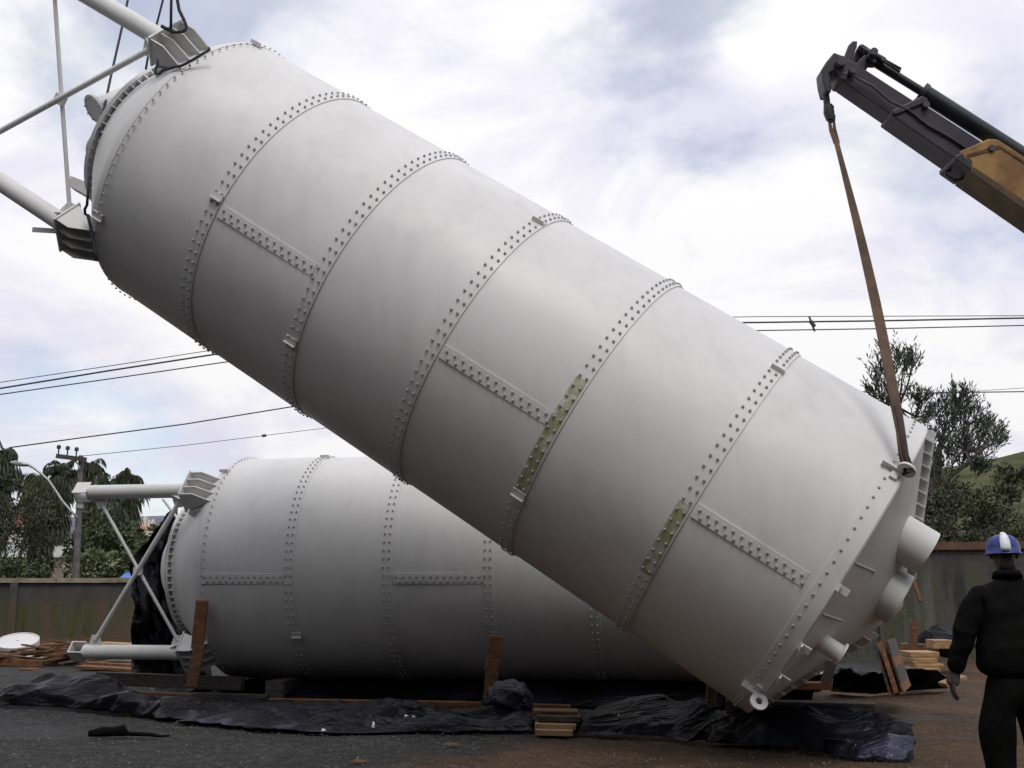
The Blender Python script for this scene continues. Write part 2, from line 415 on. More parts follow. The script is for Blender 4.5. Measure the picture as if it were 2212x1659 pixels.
# ------------------------------------------------------------------ silos
RAD = 1.5
TS = [0.0, 1.240, 2.508, 3.777, 5.045, 6.314, 7.477]
def bolt_mesh():
    mb = MB(); r, h = 0.0120, 0.0145
    ring = lambda rr, z: [(rr * math.cos(math.pi / 3 * k), rr * math.sin(math.pi / 3 * k), z) for k in range(6)]
    mb.v = ring(r * 1.12, 0) + ring(r * 1.12, 0.004) + ring(r, 0.006) + ring(r, h * 0.8) + ring(r * 0.62, h)
    for j in range(4):
        for k in range(6):
            a = j * 6 + k; b = j * 6 + (k + 1) % 6; mb.f.append((a, b, b + 6, a + 6))
    mb.f.append(tuple(24 + k for k in range(6)))
    return mb
BOLT = bolt_mesh()
def silo(P, u, seam_phi, leg_phi, label, clips, bands, near_clip, leg_len, rnd):
    u = u.normalized(); v = (Vector((0, 0, 1)) - u * u.z).normalized(); w = u.cross(v)
    rr = random.Random(rnd)
    E = lambda ph: v * math.cos(R_(ph)) + w * math.sin(R_(ph))
    T_ = lambda ph: w * math.cos(R_(ph)) - v * math.sin(R_(ph))
    pt = lambda t, r, ph: P + u * t + E(ph) * r
    zmin = min((P + u * TS[6]).z, P.z) - RAD
    root = thing('silo', (P + u * 3.7).to_2d().to_3d() + Vector((0, 0, max(0.0, zmin))), label, 'silo', None)
    # shell courses: each laps over the next one, its end a visible step
    for k in range(6):
        t0 = TS[k] - (0.13 if k else 0.02); t1 = TS[k + 1]
        ro, ri = RAD + 0.004, RAD - 0.008
        prof = [(t0, ri), (t0 + 0.15, ri + 0.002), ((t0 + t1) / 2, RAD - 0.002), (t1 - 0.16, ro - 0.001), (t1, ro), (t1, ro - 0.014)]
        MB().lathe(P, u, v, w, prof, 144).build('shell_ring', WHITE, root, 'auto')
    bolts = []
    nb = 92
    rows = {0: [0.035], 6: [-0.02]}
    for k in range(7):
        for q, dt_ in enumerate(rows.get(k, [-0.038, -0.105])):
            for i in range(nb): bolts.append((TS[k] + dt_, 360.0 * i / nb + 1.1))
    # vertical laps of the sheets
    seams = [(0, 1), (2, 3), (4, 5)] if rnd == 2 else [(1, 2), (3, 4), (5, 6)]
    for (a, b) in seams:
        t0, t1 = TS[a] + 0.02, TS[b] - 0.13
        mb = MB()
        dphi = math.degrees(0.125 / RAD)
        mb.lathe(P, u, v, w, [(t0, RAD - 0.004), (t0, RAD + 0.0075), (t1, RAD + 0.0075), (t1, RAD - 0.004)], 3, seam_phi, seam_phi + dphi, True)
        mb.build('lap_strip', WHITE, root)
        nn = 13
        for i in range(nn):
            f = (i + 0.5) / nn
            bolts.append((t0 + (t1 - t0) * f, seam_phi + dphi * 0.33)); bolts.append((t0 + (t1 - t0) * (f + 0.035), seam_phi + dphi * 0.78))
    # hopper frustum, its flange with bolts and ribs
    fl_t, fl_r = -0.74, 0.85
    MB().lathe(P, u, v, w, [(0.0, RAD - 0.004), (-0.06, RAD - 0.012), (-0.12, RAD - 0.05), (fl_t, fl_r)], 96).build('hopper', WHITE, root, True)
    fo = MB().lathe(P, u, v, w, [(fl_t, fl_r - 0.02), (fl_t, fl_r + 0.075), (fl_t - 0.02, fl_r + 0.075), (fl_t - 0.02, fl_r - 0.02)], 96, closed=True)
    fo.lathe(P, u, v, w, [(fl_t - 0.028, fl_r - 0.02), (fl_t - 0.028, fl_r + 0.07), (fl_t - 0.046, fl_r + 0.07), (fl_t - 0.046, fl_r - 0.02)], 96, closed=True)
    fl = fo.build('hopper_flange', WHITE, root, 'auto')
    gm = MB()
    for i in range(60):
        ph = 6.0 * i + 2
        gm.prism([pt(fl_t, fl_r + 0.07, ph), pt(fl_t + 0.07, fl_r + 0.06, ph), pt(fl_t + 0.07, fl_r - 0.02, ph), pt(fl_t, fl_r - 0.02, ph)], T_(ph) * 0.012)
    tag(gm.build('flange_rib', WHITE, fl), kind='stuff')
    MB().lathe(P, u, v, w, [(fl_t - 0.048, fl_r - 0.01), (fl_t - 0.35, 0.42), (fl_t - 0.36, 0.0)], 48).build('hopper_end', WHITE, root, True)
    # roof: rim strip, cone, two standing seam flanges with ribs, necks
    e = TS[6]
    MB().lathe(P, u, v, w, [(e - 0.06, RAD + 0.002), (e - 0.06, RAD + 0.012), (e + 0.10, RAD + 0.012), (e + 0.115, RAD + 0.0), (e + 0.115, RAD - 0.03)], 144).build('rim_strip', WHITE, root, 'auto')
    rt0, rh = e + 0.105, 0.66
    cone_t = lambda r: rt0 + rh * (1 - r / RAD)
    roof = MB().lathe(P, u, v, w, [(rt0, RAD - 0.01), (cone_t(0.9), 0.9), (cone_t(0.3), 0.3), (cone_t(0.05), 0.05)], 96).build('roof', WHITE, root, True)
    for ph in (10, 190):
        d = T_(ph)
        MB().prism([pt(cone_t(1.49) - 0.01, 1.50, ph), pt(cone_t(1.49) + 0.085, 1.50, ph), pt(cone_t(0.3) + 0.085, 0.3, ph), pt(cone_t(0.3) - 0.02, 0.3, ph)], d * 0.016).build('roof_flange', WHITE, root)
        gm = MB()
        for i in range(11):
            r = 1.42 - i * 0.105
            for sgn in (1, -1):
                c = pt(cone_t(r) + 0.035, r, ph) + d * sgn * 0.05
                gm.box(c, d * 0.042, u * 0.042, (E(ph)) * 0.006)
        for sgn in (1, -1):
            gm.prism([pt(cone_t(1.49) + 0.08, 1.5, ph), pt(cone_t(1.49) + 0.092, 1.5, ph), pt(cone_t(0.3) + 0.092, 0.3, ph), pt(cone_t(0.3) + 0.08, 0.3, ph)], d * 0.001) if False else None
        tag(gm.build('flange_rib', WHITE, root), kind='stuff')
    # raised sheet edges on the near side of the roof
    mid_in = (u * (rh / RAD) - E(97)) * 0.42
    c0, c1 = pt(cone_t(1.45), 1.45, 88), pt(cone_t(1.45), 1.45, 107)
    hatch = MB()
    for a_, b_ in ((c0, c0 + mid_in), (c1, c1 + mid_in), (c0 + mid_in, c1 + mid_in)):
        hatch.beam(a_, b_, 0.007, 0.014, E(97))
    hatch.build('hatch_seam', WHITE, root)
    def pipe(t0, t1, r, ph, rad, name, flange=0.0):
        C_ = P + E(ph) * r
        prof = [(t0, rad), (t1, rad), (t1, rad - 0.012), (t0, rad - 0.012)]
        o = MB().lathe(C_, u, v, w, prof, 40, closed=True).build(name, WHITE, root, 'auto')
        MB().lathe(C_, u, v, w, [(t1 - 0.05, rad - 0.012), (t1 - 0.05, 0.001)], 32).build('pipe_cap', WHITE, o)
        if flange:
            MB().lathe(C_, u, v, w, [(t1 - 0.02, rad), (t1 - 0.02, rad + flange), (t1, rad + flange), (t1, rad)], 32, closed=True).build('pipe_flange', WHITE, o, 'auto')
        return o
    pipe(cone_t(0.8) - 0.12, e + 0.63, 0.77, 50, 0.20, 'vent_pipe')
    pipe(cone_t(0.42) - 0.20, e + 0.655, 0.40, 83, 0.235, 'roof_neck')
    pipe(cone_t(1.15) - 0.06, e + 0.45, 1.13, 123, 0.075, 'roof_nozzle', 0.028)
    # small clips along the rim of the roof
    for ph in (97, 119, 133):
        c = pt(e + 0.15, RAD + 0.01, ph)
        MB().box(c, u * 0.05, T_(ph) * 0.03, E(ph) * 0.007).box(c - u * 0.03 + E(ph) * 0.02, u * 0.006, T_(ph) * 0.03, E(ph) * 0.03).build('rim_clip', WHITE, root)
    # lifting lugs
    for ph in leg_phi:
        t = e + 0.03
        ph2 = ph + 0.8
        lug = MB()
        lug.box(pt(t - 0.06, RAD + 0.03, ph2), u * 0.07, T_(ph2) * 0.008, E(ph2) * 0.035)
        lug.box(pt(t, RAD + 0.022, ph2), u * 0.03, T_(ph2) * 0.085, E(ph2) * 0.012)
        c0 = pt(t + 0.06, RAD + 0.10, ph2)
        d = T_(ph2)
        lug.lathe(c0, d, u, E(ph2), [(-0.011, 0.030), (-0.011, 0.075), (0.011, 0.075), (0.011, 0.030)], 24, closed=True)
        lug.build('lifting_lug', WHITE, root, 'auto')
    # joint clips on the courses
    for (t, ph) in clips:
        c = pt(t - 0.0, RAD + 0.012, ph)
        MB().box(c, u * 0.062, T_(ph) * 0.036, E(ph) * 0.008).box(c + E(ph) * 0.018 + T_(ph) * 0.030, u * 0.062, T_(ph) * 0.005, E(ph) * 0.016).build('joint_clip', WHITE, root)
    for (k, a, b) in bands:
        MB().lathe(P, u, v, w, [(TS[k] - 0.125, RAD - .003), (TS[k] - 0.125, RAD + 0.005), (TS[k] - 0.018, RAD + 0.0058), (TS[k] - 0.018, RAD - .003)], 18, a, b, True).build('primer_band', PRIMER, root)
    # legs: pipe, ribbed bracket, end shoe
    ends = []
    for ph in leg_phi:
        Er, Tt = E(ph), T_(ph)
        lc = RAD - 0.02
        br = MB()
        for sx in (-0.205, -0.07, 0.07, 0.205):
            o_ = Tt * sx
            rr_ = RAD - sx * sx / 3.0
            prof = [(-0.40, 1.62), (-0.235, 1.62), (-0.075, rr_ + 0.035), (-0.02, rr_ + 0.004), (-0.02, rr_ - 0.02), (-0.40, 1.33)]
            b2 = MB().prism([P + u * t + Er * r + o_ for t, r in prof], Tt * 0.014)
            if sx == -0.205:
                leg_b = None
            br.add(b2.v, b2.f)
        plate = MB().box(P + u * -0.405 + Er * 1.475, u * 0.009, Tt * 0.225, Er * 0.165)
        web = MB().box(P + u * -0.21 + Er * 1.43, u * 0.19, Tt * 0.2, Er * 0.01)
        leg = MB().tube([P + u * -0.41 + Er * lc, P + u * -leg_len + Er * lc], 0.094, 32).build('leg', WHITE, root, 'auto')
        b3 = MB(); b3.add(br.v, br.f); b3.add(plate.v, plate.f); b3.add(web.v, web.f)
        b3.build('leg_bracket', WHITE, leg)
        sg = MB()
        for sx in (-0.19, 0.19):
            sg.prism([P + u * -0.42 + Er * (lc) + Tt * sx, P + u * -0.42 + Er * lc + Tt * sx * 0.45, P + u * -0.60 + Er * lc + Tt * sx * 0.48], Er * 0.014)
        sg.prism([P + u * -0.38 + Er * 1.30 + Tt * 0.1, P + u * -0.05 + Er * 1.44 + Tt * 0.1, P + u * -0.26 + Er * 1.21 + Tt * 0.12], Tt * 0.3)
        sg.build('gusset', WHITE, leg)
        tE = -leg_len
        sh = MB()
        sh.box(P + u * (tE - 0.08) + Er * (lc + 0.085), u * 0.10, Tt * 0.10, Er * 0.007)
        sh.box(P + u * (tE - 0.08) + Er * (lc - 0.085), u * 0.10, Tt * 0.10, Er * 0.007)
        sh.box(P + u * (tE - 0.172) + Er * lc, u * 0.008, Tt * 0.10, Er * 0.078)
        sh.box(P + u * (tE - 0.03) + Er * lc, u * 0.03, Tt * 0.008, Er * 0.077)
        sh.build('leg_shoe', WHITE, leg)
        ends.append((ph, P + u * -0.52 + Er * lc, P + u * (tE + 0.16) + Er * lc, leg))
    # the crossed braces between the two legs
    (pa, a_near, a_far, la), (pb, b_near, b_far, lb) = ends
    ab = (b_near - a_near).normalized()
    for p, q, rad_, off in ((a_near + ab * 0.15, b_far - ab * 0.15, 0.030, 0.02), (b_near - ab * 0.15, a_far + ab * 0.15, 0.022, -0.03)):
        n = E((pa + pb) / 2) * off
        br_ = MB().tube([p + n, q + n], rad_, 12).build('brace', WHITE, root, 'auto')
        for z in (p, q):
            dirn = -ab if (z - a_near).length < (z - b_near).length else ab
            d = (q - p).normalized() * (1 if z is p else -1)
            MB().prism([z + n + u * 0.10 + dirn * 0.07, z + n - u * 0.10 + dirn * 0.07, z + n - u * 0.05 - dirn * 0.07, z + n + u * 0.05 - dirn * 0.07], E((pa + pb) / 2) * 0.012).build('brace_plate', WHITE, br_)
    mid = (a_near + b_near + a_far + b_far) / 4
    MB().box(mid, u * 0.055, ab * 0.05, E((pa + pb) / 2) * 0.03).build('brace_clamp', WHITE, root)
    # bolts: the nearest visible ones singly, the rest joined
    lst = []
    for (t, ph) in bolts:
        p = pt(t, RAD + 0.009, ph); n = E(ph)
        view = (EYE - p); facing = n.dot(view.normalized())
        vis = facing > 0.02 and near_clip(p, t)
        lst.append((0 if vis else 1, view.length / max(0.35, facing) if vis else view.length, t, ph, p, n))
    lst.sort(key=lambda q: (q[0], q[1]))
    me = None; mbs = MB()
    for i, (hid, _, t, ph, p, n) in enumerate(lst):
        z = n; x = u; y = z.cross(x)
        M = Matrix(((x.x, y.x, z.x, p.x), (x.y, y.y, z.y, p.y), (x.z, y.z, z.z, p.z), (0, 0, 0, 1)))
        if i < 300:
            if me is None:
                me = bpy.data.meshes.new('bolt'); me.from_pydata(BOLT.v, [], BOLT.f); me.materials.append(BOLTM)
            inst(me, 'bolt', M, root)
        else:
            mbs.add([M @ Vector(q) for q in BOLT.v], BOLT.f)
    tag(mbs.build('bolt_rows', BOLTM, root), kind='stuff')
    return dict(root=root, pt=pt, E=E, T=T_, u=u, v=v, w=w, P=P, e=e)

FP, FU = Vector((-3.2832, 11.9941, 5.7416)), Vector((0.8195, -0.1614, -0.5498))
RP, RU = Vector((-3.6601, 16.5146, 1.6933)), Vector((0.9827, -0.1851, 0.0))
front = silo(FP, FU, 98, (54.5, 144), 'white bolted silo hoisted at a slant, its roof end low over black plastic',
             [(1.171, 96.6), (2.43, 127.5), (3.703, 35.4), (4.981, 129.1), (6.259, 40.3), (0.03, 22), (0.02, 128)],
             [(4, 84, 129), (5, 100, 128)], lambda p, t: True, 2.02, 1)
rear = silo(RP, RU, 94, (48.5, 138.5), 'white bolted silo lying level behind the hoisted one',
            [(1.21, 124.7), (-0.03, 33.0), (1.2, 12.6)], [], lambda p, t: t < 5.2, 1.82, 2)

# loose fittings that belong to the hoisted silo's hopper
def front_fittings():
    root = front['root']; u, v, w, P = front['u'], front['v'], front['w'], FP
    # outlet nozzle with blind flange seen past the hopper flange
    c = Vector((-4.36, 11.60, 6.33)); n = Vector((-0.62, -0.52, -0.58)).normalized()
    a = n.cross(Vector((0, 0, 1))).normalized(); b = n.cross(a)
    noz = MB().lathe(c, n, a, b, [(-0.42, 0.10), (-0.03, 0.10)], 28).build('hopper_nozzle', WHITE, root, True)
    f = MB().lathe(c, n, a, b, [(-0.03, 0.001), (-0.03, 0.155), (0.0, 0.155), (0.0, 0.001)], 32).build('nozzle_flange', WHITE, noz, 'auto')
    mb = MB()
    for i in range(10):
        th = 2 * math.pi * i / 10
        mb.tube([c + (a * math.cos(th) + b * math.sin(th)) * 0.13 - n * 0.05, c + (a * math.cos(th) + b * math.sin(th)) * 0.13 + n * 0.02], 0.011, 6)
    tag(mb.build('nozzle_bolts', BOLTM, noz), kind='stuff')
    # short square chute and thin plate under it
    c = Vector((-4.56, 11.97, 5.60))
    MB().prism([c + Vector((-0.10, 0, 0.10)), c + Vector((0.10, 0, 0.02)), c + Vector((0.16, 0, -0.16)), c + Vector((-0.12, 0, 0.0))], Vector((0, 0.2, 0))).build('chute', WHITE, root)
    c = Vector((-4.34, 11.75, 6.0))
    MB().lathe(c, u, v, w, [(-0.01, 0.01), (-0.01, 0.17), (0.005, 0.17), (0.005, 0.01)], 28, closed=True).build('end_plate', WHITE, root, 'auto')
    # loose brace stub on the lower bracket
    p = front['pt'](-0.55, RAD - 0.02, 150)
    MB().beam(p, at(70, 496, p.y), 0.012, 0.05).build('brace_stub', WHITE, root)
front_fittings()
# strut shoe under the roof rim of the hoisted silo
def roof_strut():
    a, b = at(1798, 1425, 10.6), at(1784, 1474, 10.9)
    MB().beam(a, b, 0.09, 0.03).build('rim_strut', WHITE, front['root'])
roof_strut()
# second brace pair of the level silo, seen past its near leg
MB().tube([at(352, 1078, 17.6), at(382, 1118, 17.6)], 0.02, 8).build('brace_stub', WHITE, rear['root'])

# ------------------------------------------------------------------ crane arm at upper right, with its hook and sling
YB = 10.1
def pl(pts, Y=YB): return [at(x, y, Y) for x, y in pts]
Z3 = lambda x, y: (1708.8 + x * 0.28086, 38.8 + y * 0.28086)
def crane():
    foot = Vector((10.4, YB, 0.0))
    root = thing('crane', foot, 'knuckle boom crane arm with purple grey sections and a worn yellow outer box', 'crane')
    def seg(pts, th, name, mat, Y=YB, bevel=0.012, parent=root):
        o = MB().prism(pl([Z3(*p) for p in pts], Y), Vector((0, th, 0))).build(name, mat, parent)
        if bevel:
            bv = o.modifiers.new('bevel', 'BEVEL'); bv.width = bevel; bv.segments = 2; bv.limit_method = 'ANGLE'
        return o
    # direction of the boom in the picture, to carry the outline out of the frame
    seg([(330, 330), (460, 380), (560, 450), (1000, 735), (960, 780), (730, 780), (375, 535), (330, 470)], 0.24, 'boom_section', BOOM)
    seg([(740, 765), (985, 715), (1700, 1180), (1700, 1470), (1210, 1130), (760, 818), (730, 795)], 0.30, 'boom_section', BOOM)
    seg([(960, 655), (1000, 675), (1010, 700), (770, 800), (735, 795), (728, 770)], 0.34, 'boom_collar', BOOM)
    seg([(1240, 1080), (1460, 985), (1530, 990), (2900, 1895), (2900, 2330), (1330, 1232), (1262, 1190)], 0.36, 'outer_boom', BOOMY)
    seg([(1195, 1120), (1250, 1095), (1330, 1190), (1320, 1232), (1200, 1150)], 0.40, 'boom_collar', BOOM)
    seg([(1290, 1110), (1530, 1035), (1560, 1050), (2900, 1930), (2900, 1960), (1550, 1060), (1300, 1130)], 0.372, 'boom_weld', WOODB, bevel=0)
    seg([(1340, 1200), (2900, 2250), (2900, 2330), (1320, 1235)], 0.376, 'boom_rail', BOOMD, bevel=0)
    # hydraulic cylinder above: rod, barrel, hose
    rod = [Z3(575, 300), Z3(1060, 600)]
    MB().tube(pl([rod[0], rod[1]]), 0.040, 20).build('cylinder_rod', CYL, root, 'auto')
    MB().tube(pl([Z3(1010, 570), Z3(1800, 1075), Z3(2900, 1770)]), 0.078, 24).build('cylinder_barrel', CYL, root, 'auto')
    MB().tube(pl([Z3(1000, 563), Z3(1030, 583)]), 0.088, 24).build('cylinder_collar', STEEL, root, 'auto')
    MB().tube(pl([Z3(960, 660), Z3(955, 630), Z3(985, 612), Z3(1012, 640), Z3(1000, 662)]), 0.012, 6).build('hose', STEEL, root, True)
    MB().tube(pl([Z3(690, 310), Z3(715, 320), Z3(845, 392), Z3(838, 415), Z3(742, 352), Z3(690, 318)], YB - 0.08), 0.012, 6).build('hose', STEEL, root, True)
    MB().tube(pl([Z3(560, 245), Z3(600, 265), Z3(665, 298), Z3(720, 330)], YB - 0.05), 0.03, 8).build('hose', STEEL, root, True)
    # head: fork, lever and down-turned tip
    seg([(310, 300), (345, 315), (400, 335), (400, 450), (340, 470), (300, 445), (275, 462), (282, 500), (292, 575), (286, 605), (242, 600), (222, 520), (212, 432), (250, 372)], 0.20, 'boom_tip', BOOM)
    seg([(390, 345), (440, 215), (470, 185), (505, 186), (502, 230), (445, 365)], 0.06, 'fork', BOOM, YB - 0.07)
    seg([(440, 365), (495, 255), (530, 205), (568, 225), (565, 285), (510, 410)], 0.06, 'fork', BOOM, YB + 0.07)
    seg([(480, 380), (560, 290), (650, 330), (650, 370), (575, 365), (560, 410), (500, 420)], 0.11, 'cylinder_bracket', BOOM)
    seg([(505, 230), (540, 214), (668, 300), (660, 330), (575, 290)], 0.10, 'rod_eye', STEEL)
    seg([(330, 470), (420, 455), (400, 530), (345, 520)], 0.27, 'tip_cheek', BOOM)
    # rope guide under the boom
    MB().tube(pl([Z3(1225, 1172), Z3(1190, 1178), Z3(1188, 1205), Z3(1225, 1232), Z3(1262, 1250), Z3(1310, 1238), Z3(1322, 1215)]), 0.014, 8).build('guide_loop', STEEL, root, True)
    # pins and the hose run along the boom side
    for x, y, r_ in ((345, 400, .045), (430, 470, .03), (590, 330, .035), (985, 730, .03), (1300, 1170, .035), (1480, 1060, .03)):
        p = at(*Z3(x, y), YB)
        MB().tube([p + Vector((0, -.20, 0)), p + Vector((0, .20, 0))], r_, 14).build('pin', STEEL, root, 'auto')
    MB().tube(pl([Z3(470, 440), Z3(620, 520), Z3(760, 640), Z3(900, 705), Z3(1060, 830), Z3(1240, 930), Z3(1420, 1060)], YB - .165), 0.012, 6).build('hose', STEEL, root, True)
    # the part outside the picture: column on a base
    e = at(*Z3(2900, 2110), YB)
    top = Vector((10.4, YB, 1.75))
    MB().beam(e + Vector((0.0, 0, 0)), top, 0.36, 0.5).build('inner_boom', BOOMY, root)
    MB().tube([foot + Vector((0, 0, 0.55)), top + Vector((0, 0, 0.2))], 0.26, 20).build('column', BOOMY, root, 'auto')
    MB().abox(foot + Vector((-0.8, -1.2, 0)), foot + Vector((0.8, 1.2, 0.56))).build('base', STEEL, root)
crane()
def hook_and_sling():
    h0 = at(*Z3(266, 572), YB)
    a = lambda x, y, Y=YB: at(*Z3(x, y), Y)
    root = thing('crane_hook', a(300, 780), 'dark shackle and swivel hook hanging from the crane arm tip', 'hook')
    MB().tube([a(262, 560), a(272, 620), a(278, 680)], 0.03, 10).build('swivel', STEEL, root, 'auto')
    MB().beam(a(262, 690), a(325, 694), 0.05, 0.035).build('shackle_pin', STEEL, root)
    MB().tube([a(284, 670), a(292, 730), a(300, 785)], [0.04, 0.05, 0.035], 10).build('hook_shank', STEEL, root, 'auto')
    MB().tube([a(286, 735), a(284, 775), a(300, 800), a(325, 790), a(326, 755), a(310, 730)], 0.02, 8).build('shackle_bow', STEEL, root, True)
    # webbing sling: flat band, two legs at the top that merge, twisting on the way down
    lug = front['pt'](front['e'] + 0.09, RAD + 0.10, 55.3)
    mb = MB()
    def ribbon(pts, ws, angs, th=0.012):
        n = len(pts); pts = [Vector(p) for p in pts]
        rings = []
        for i, p in enumerate(pts):
            d = (pts[min(i + 1, n - 1)] - pts[max(i - 1, 0)]).normalized()
            s1 = d.cross(Vector((0, 1, 0))).normalized(); s2 = d.cross(s1)
            ca, sa = math.cos(angs[i]), math.sin(angs[i])
            e1 = s1 * ca + s2 * sa; e2 = s2 * ca - s1 * sa
            rings.append([p + e1 * ws[i] / 2 + e2 * th, p + e1 * ws[i] / 2 - e2 * th, p - e1 * ws[i] / 2 - e2 * th, p - e1 * ws[i] / 2 + e2 * th])
        b = len(mb.v)
        for r in rings: mb.v += [tuple(q) for q in r]
        for i in range(n - 1):
            for k in range(4):
                mb.f.append((b + i * 4 + k, b + i * 4 + (k + 1) % 4, b + i * 4 + 4 + (k + 1) % 4, b + i * 4 + 4 + k))
        mb.f.append((b, b + 1, b + 2, b + 3)); mb.f.append(tuple(b + 4 * (n - 1) + k for k in (3, 2, 1, 0)))
    t1, t2 = a(292, 770), a(326, 760)
    m = a(350, 960)
    ribbon([t1, a(306, 860), m], [0.02, 0.03, 0.05], [0, 0, 0])
    ribbon([t2, a(335, 860), m + Vector((0.01, 0.02, 0))], [0.02, 0.03, 0.05], [0.3, 0.3, 0.2])
    npt = 26; pts, ws, an = [], [], []
    for i in range(npt):
        f = i / (npt - 1)
        p = m.lerp(lug + Vector((0.0, 0, 0.05)), f)
        p += Vector((0.035 * math.sin(math.pi * f), 0, 0))
        pts.append(p); ws.append(0.042 + 0.040 * min(1, f * 2.2) - 0.03 * max(0, (f - 0.85) / 0.15)); an.append(0.35 * math.sin(f * 6.0) + 0.2)
    ribbon(pts, ws, an)
    s = single(mb, 'lifting_sling', STRAP, 'brown webbing sling running from the crane hook to the lug on the roof rim', 'sling')
    # dark worn eye round the lug
    mb2 = MB()
    q = lug + Vector((0, 0, 0.0))
    d = (pts[-4] - lug).normalized()
    mb2.tube([pts[-5] + Vector((0.006, -0.02, 0)), lug + d * 0.12 + Vector((0, -0.03, 0)), lug + Vector((0.03, -0.035, -0.02)), lug + Vector((0.0, 0.035, -0.03)), lug + d * 0.12 + Vector((-0.01, 0.03, 0)), pts[-5]], 0.026, 8)
    mb2.build('sling_eye', STRAPD, s, True)
hook_and_sling()

# ------------------------------------------------------------------ ropes of the other crane at upper left
def ropes():
    pB = front['pt'](-0.35, RAD + 0.02, 143)
    Y = pB.y - 0.25
    m = MB()
    pts = [(300, -110), (276, 0), (264, 57), (238, 172), (222, 249), (211.5, 290), (200, 342.6), (192, 389), (188, 443), (183, 452), (184, 462), (190, 466)]
    dep = [12.4, 12.3, 12.2, 11.8, 11.45, 11.2, 11.0, 10.9, 10.85, Y, Y, Y]
    m.tube([at(x, y, dep[i]) for i, (x, y) in enumerate(pts)], 0.014, 8)
    m.tube([at(x, y, Y) for x, y in ((190, 464), (196, 490), (203, 525), (207, 545), (208, 562))], 0.018, 8)
    single(m, 'lifting_rope', ROPE, 'dark rope dropping past the hopper flange to the lower leg bracket', 'rope', None, True)
    m = MB().tube([at(x, y, 12.5) for x, y in ((380, -90), (352, 0), (341, 43), (332, 75), (321, 115), (315, 150))], 0.013, 8)
    single(m, 'lifting_rope', ROPE, 'dark rope passing behind the upper leg down to the hopper flange', 'rope', None, True)
    Yt = front['pt'](-0.4, 1.6, 54).y - 0.12
    m = MB().tube([at(x, y, Yt) for x, y in ((371, -90), (370, 0), (369, 67))], 0.014, 8)
    m.tube([at(x, y, Yt) for x, y in ((369, 66), (355, 60), (349, 56))], 0.018, 8)
    single(m, 'lifting_rope', ROPE, 'straight dark rope ending on top of the upper leg', 'rope', None, True)
    m = MB().tube([at(x, y, Yt) for x, y in ((388, -40), (383, 0), (387, 22), (397, 42), (402.5, 56), (401, 64), (394, 68.5), (380, 69.5), (369, 68.5))], 0.016, 8)
    single(m, 'lifting_rope', ROPE, 'slack dark rope looping out above the upper leg bracket', 'rope', None, True)
    # lashing round the upper bracket
    m = MB()
    Yb = front['pt'](-0.05, 1.53, 54).y - 0.10
    m.tube([at(x, y, Yb) for x, y in ((451, 103), (452, 108), (438, 116), (420, 127), (404, 136), (392, 142), (378, 144), (362, 149), (352, 151), (347, 156), (343, 160), (337, 159), (336, 150), (341, 138), (340, 127))], 0.014, 8)
    single(m, 'lashing_rope', ROPE, 'thin black rope lashed across the ribs of the upper leg bracket', 'rope', None, True)
ropes()

# ------------------------------------------------------------------ yard walls
def wall(a, b, h, th, mat, cop, label, name='wall', pil=5.5, cope_h=0.12):
    a, b = Vector(a), Vector(b); d = (b - a); Lh = d.length; d.normalize(); n = Vector((-d.y, d.x, 0))
    root = thing(name, a, label, 'wall')
    MB().box((a + b) / 2 + Vector((0, 0, h / 2 - 0.1)), d * Lh / 2, n * th / 2, Vector((0, 0, h / 2 + 0.1))).build('wall_face', mat, root)
    k = int(Lh / pil)
    me = None
    for i in range(k + 1):
        c = a + d * (i * Lh / k) - n * (th / 2 + 0.04) + Vector((0, 0, h / 2 - 0.1))
        MB().box(c, d * 0.10, n * 0.05, Vector((0, 0, h / 2 + 0.09))).build('pillar', mat, root)
    # coping in lengths, each a little off its neighbour
    m = int(Lh / 1.6)
    for i in range(m):
        f0, f1 = i / m, (i + 1) / m
        dz = rng.uniform(-0.012, 0.012)
        p, q = a + d * (f0 * Lh + 0.008), a + d * (f1 * Lh - 0.008)
        MB().box((p + q) / 2 + Vector((0, 0, h + cope_h / 2 + dz)), (q - p) / 2, n * (th / 2 + 0.07 + rng.uniform(0, 0.02)), Vector((0, 0, cope_h / 2))).build('coping_stone', cop, root)
    return root
wall((-20, 31.3, 0), (1.2, 31.0, 0), 1.56, 0.2, WALLL, COPE, 'stained grey yard wall with pale coping below the palms', 'yard_wall')
wall((1.6, 26.2, 0), (20, 22.5, 0), 2.20, 0.2, WALLR, RUST, 'taller mossy grey yard wall with rust brown coping behind the timber stacks', 'yard_wall', cope_h=0.16)

# ------------------------------------------------------------------ unseen building added behind the viewer to darken the silo undersides
def light_blocker():
    root = thing('unseen_light_blocker', (0, -12, 0), 'dark grey building added out of view to keep low sky light off the silos', 'building')
    dk = simple('blocker_dark_grey', (0.035, 0.036, 0.036), (0.06, 0.06, 0.058), 0.4, .7)
    MB().abox((-60, -34, 0), (60, -8, 10.8)).build('blocker_wall', dk, root)
    MB().abox((-40, -7.99, 0), (-17, 21, 10.5)).build('blocker_wing', dk, root)  # side wing added to cut low sky light from the left
    MB().add([(-61, -35, 10.8), (61, -35, 10.8), (61, -7.4, 10.8), (-61, -7.4, 10.8), (-61, -22, 13.3), (61, -22, 13.3)], [(0, 1, 5, 4), (2, 3, 4, 5), (0, 4, 3), (1, 2, 5), (3, 2, 1, 0)]).build('roof', dk, root)
    for i in range(6):
        x = -37 + i * 14.8
        MB().abox((x - 2.6, -7.98, 0), (x + 2.6, -7.9, 5)).build('blocker_door', STEEL, root)
light_blocker()

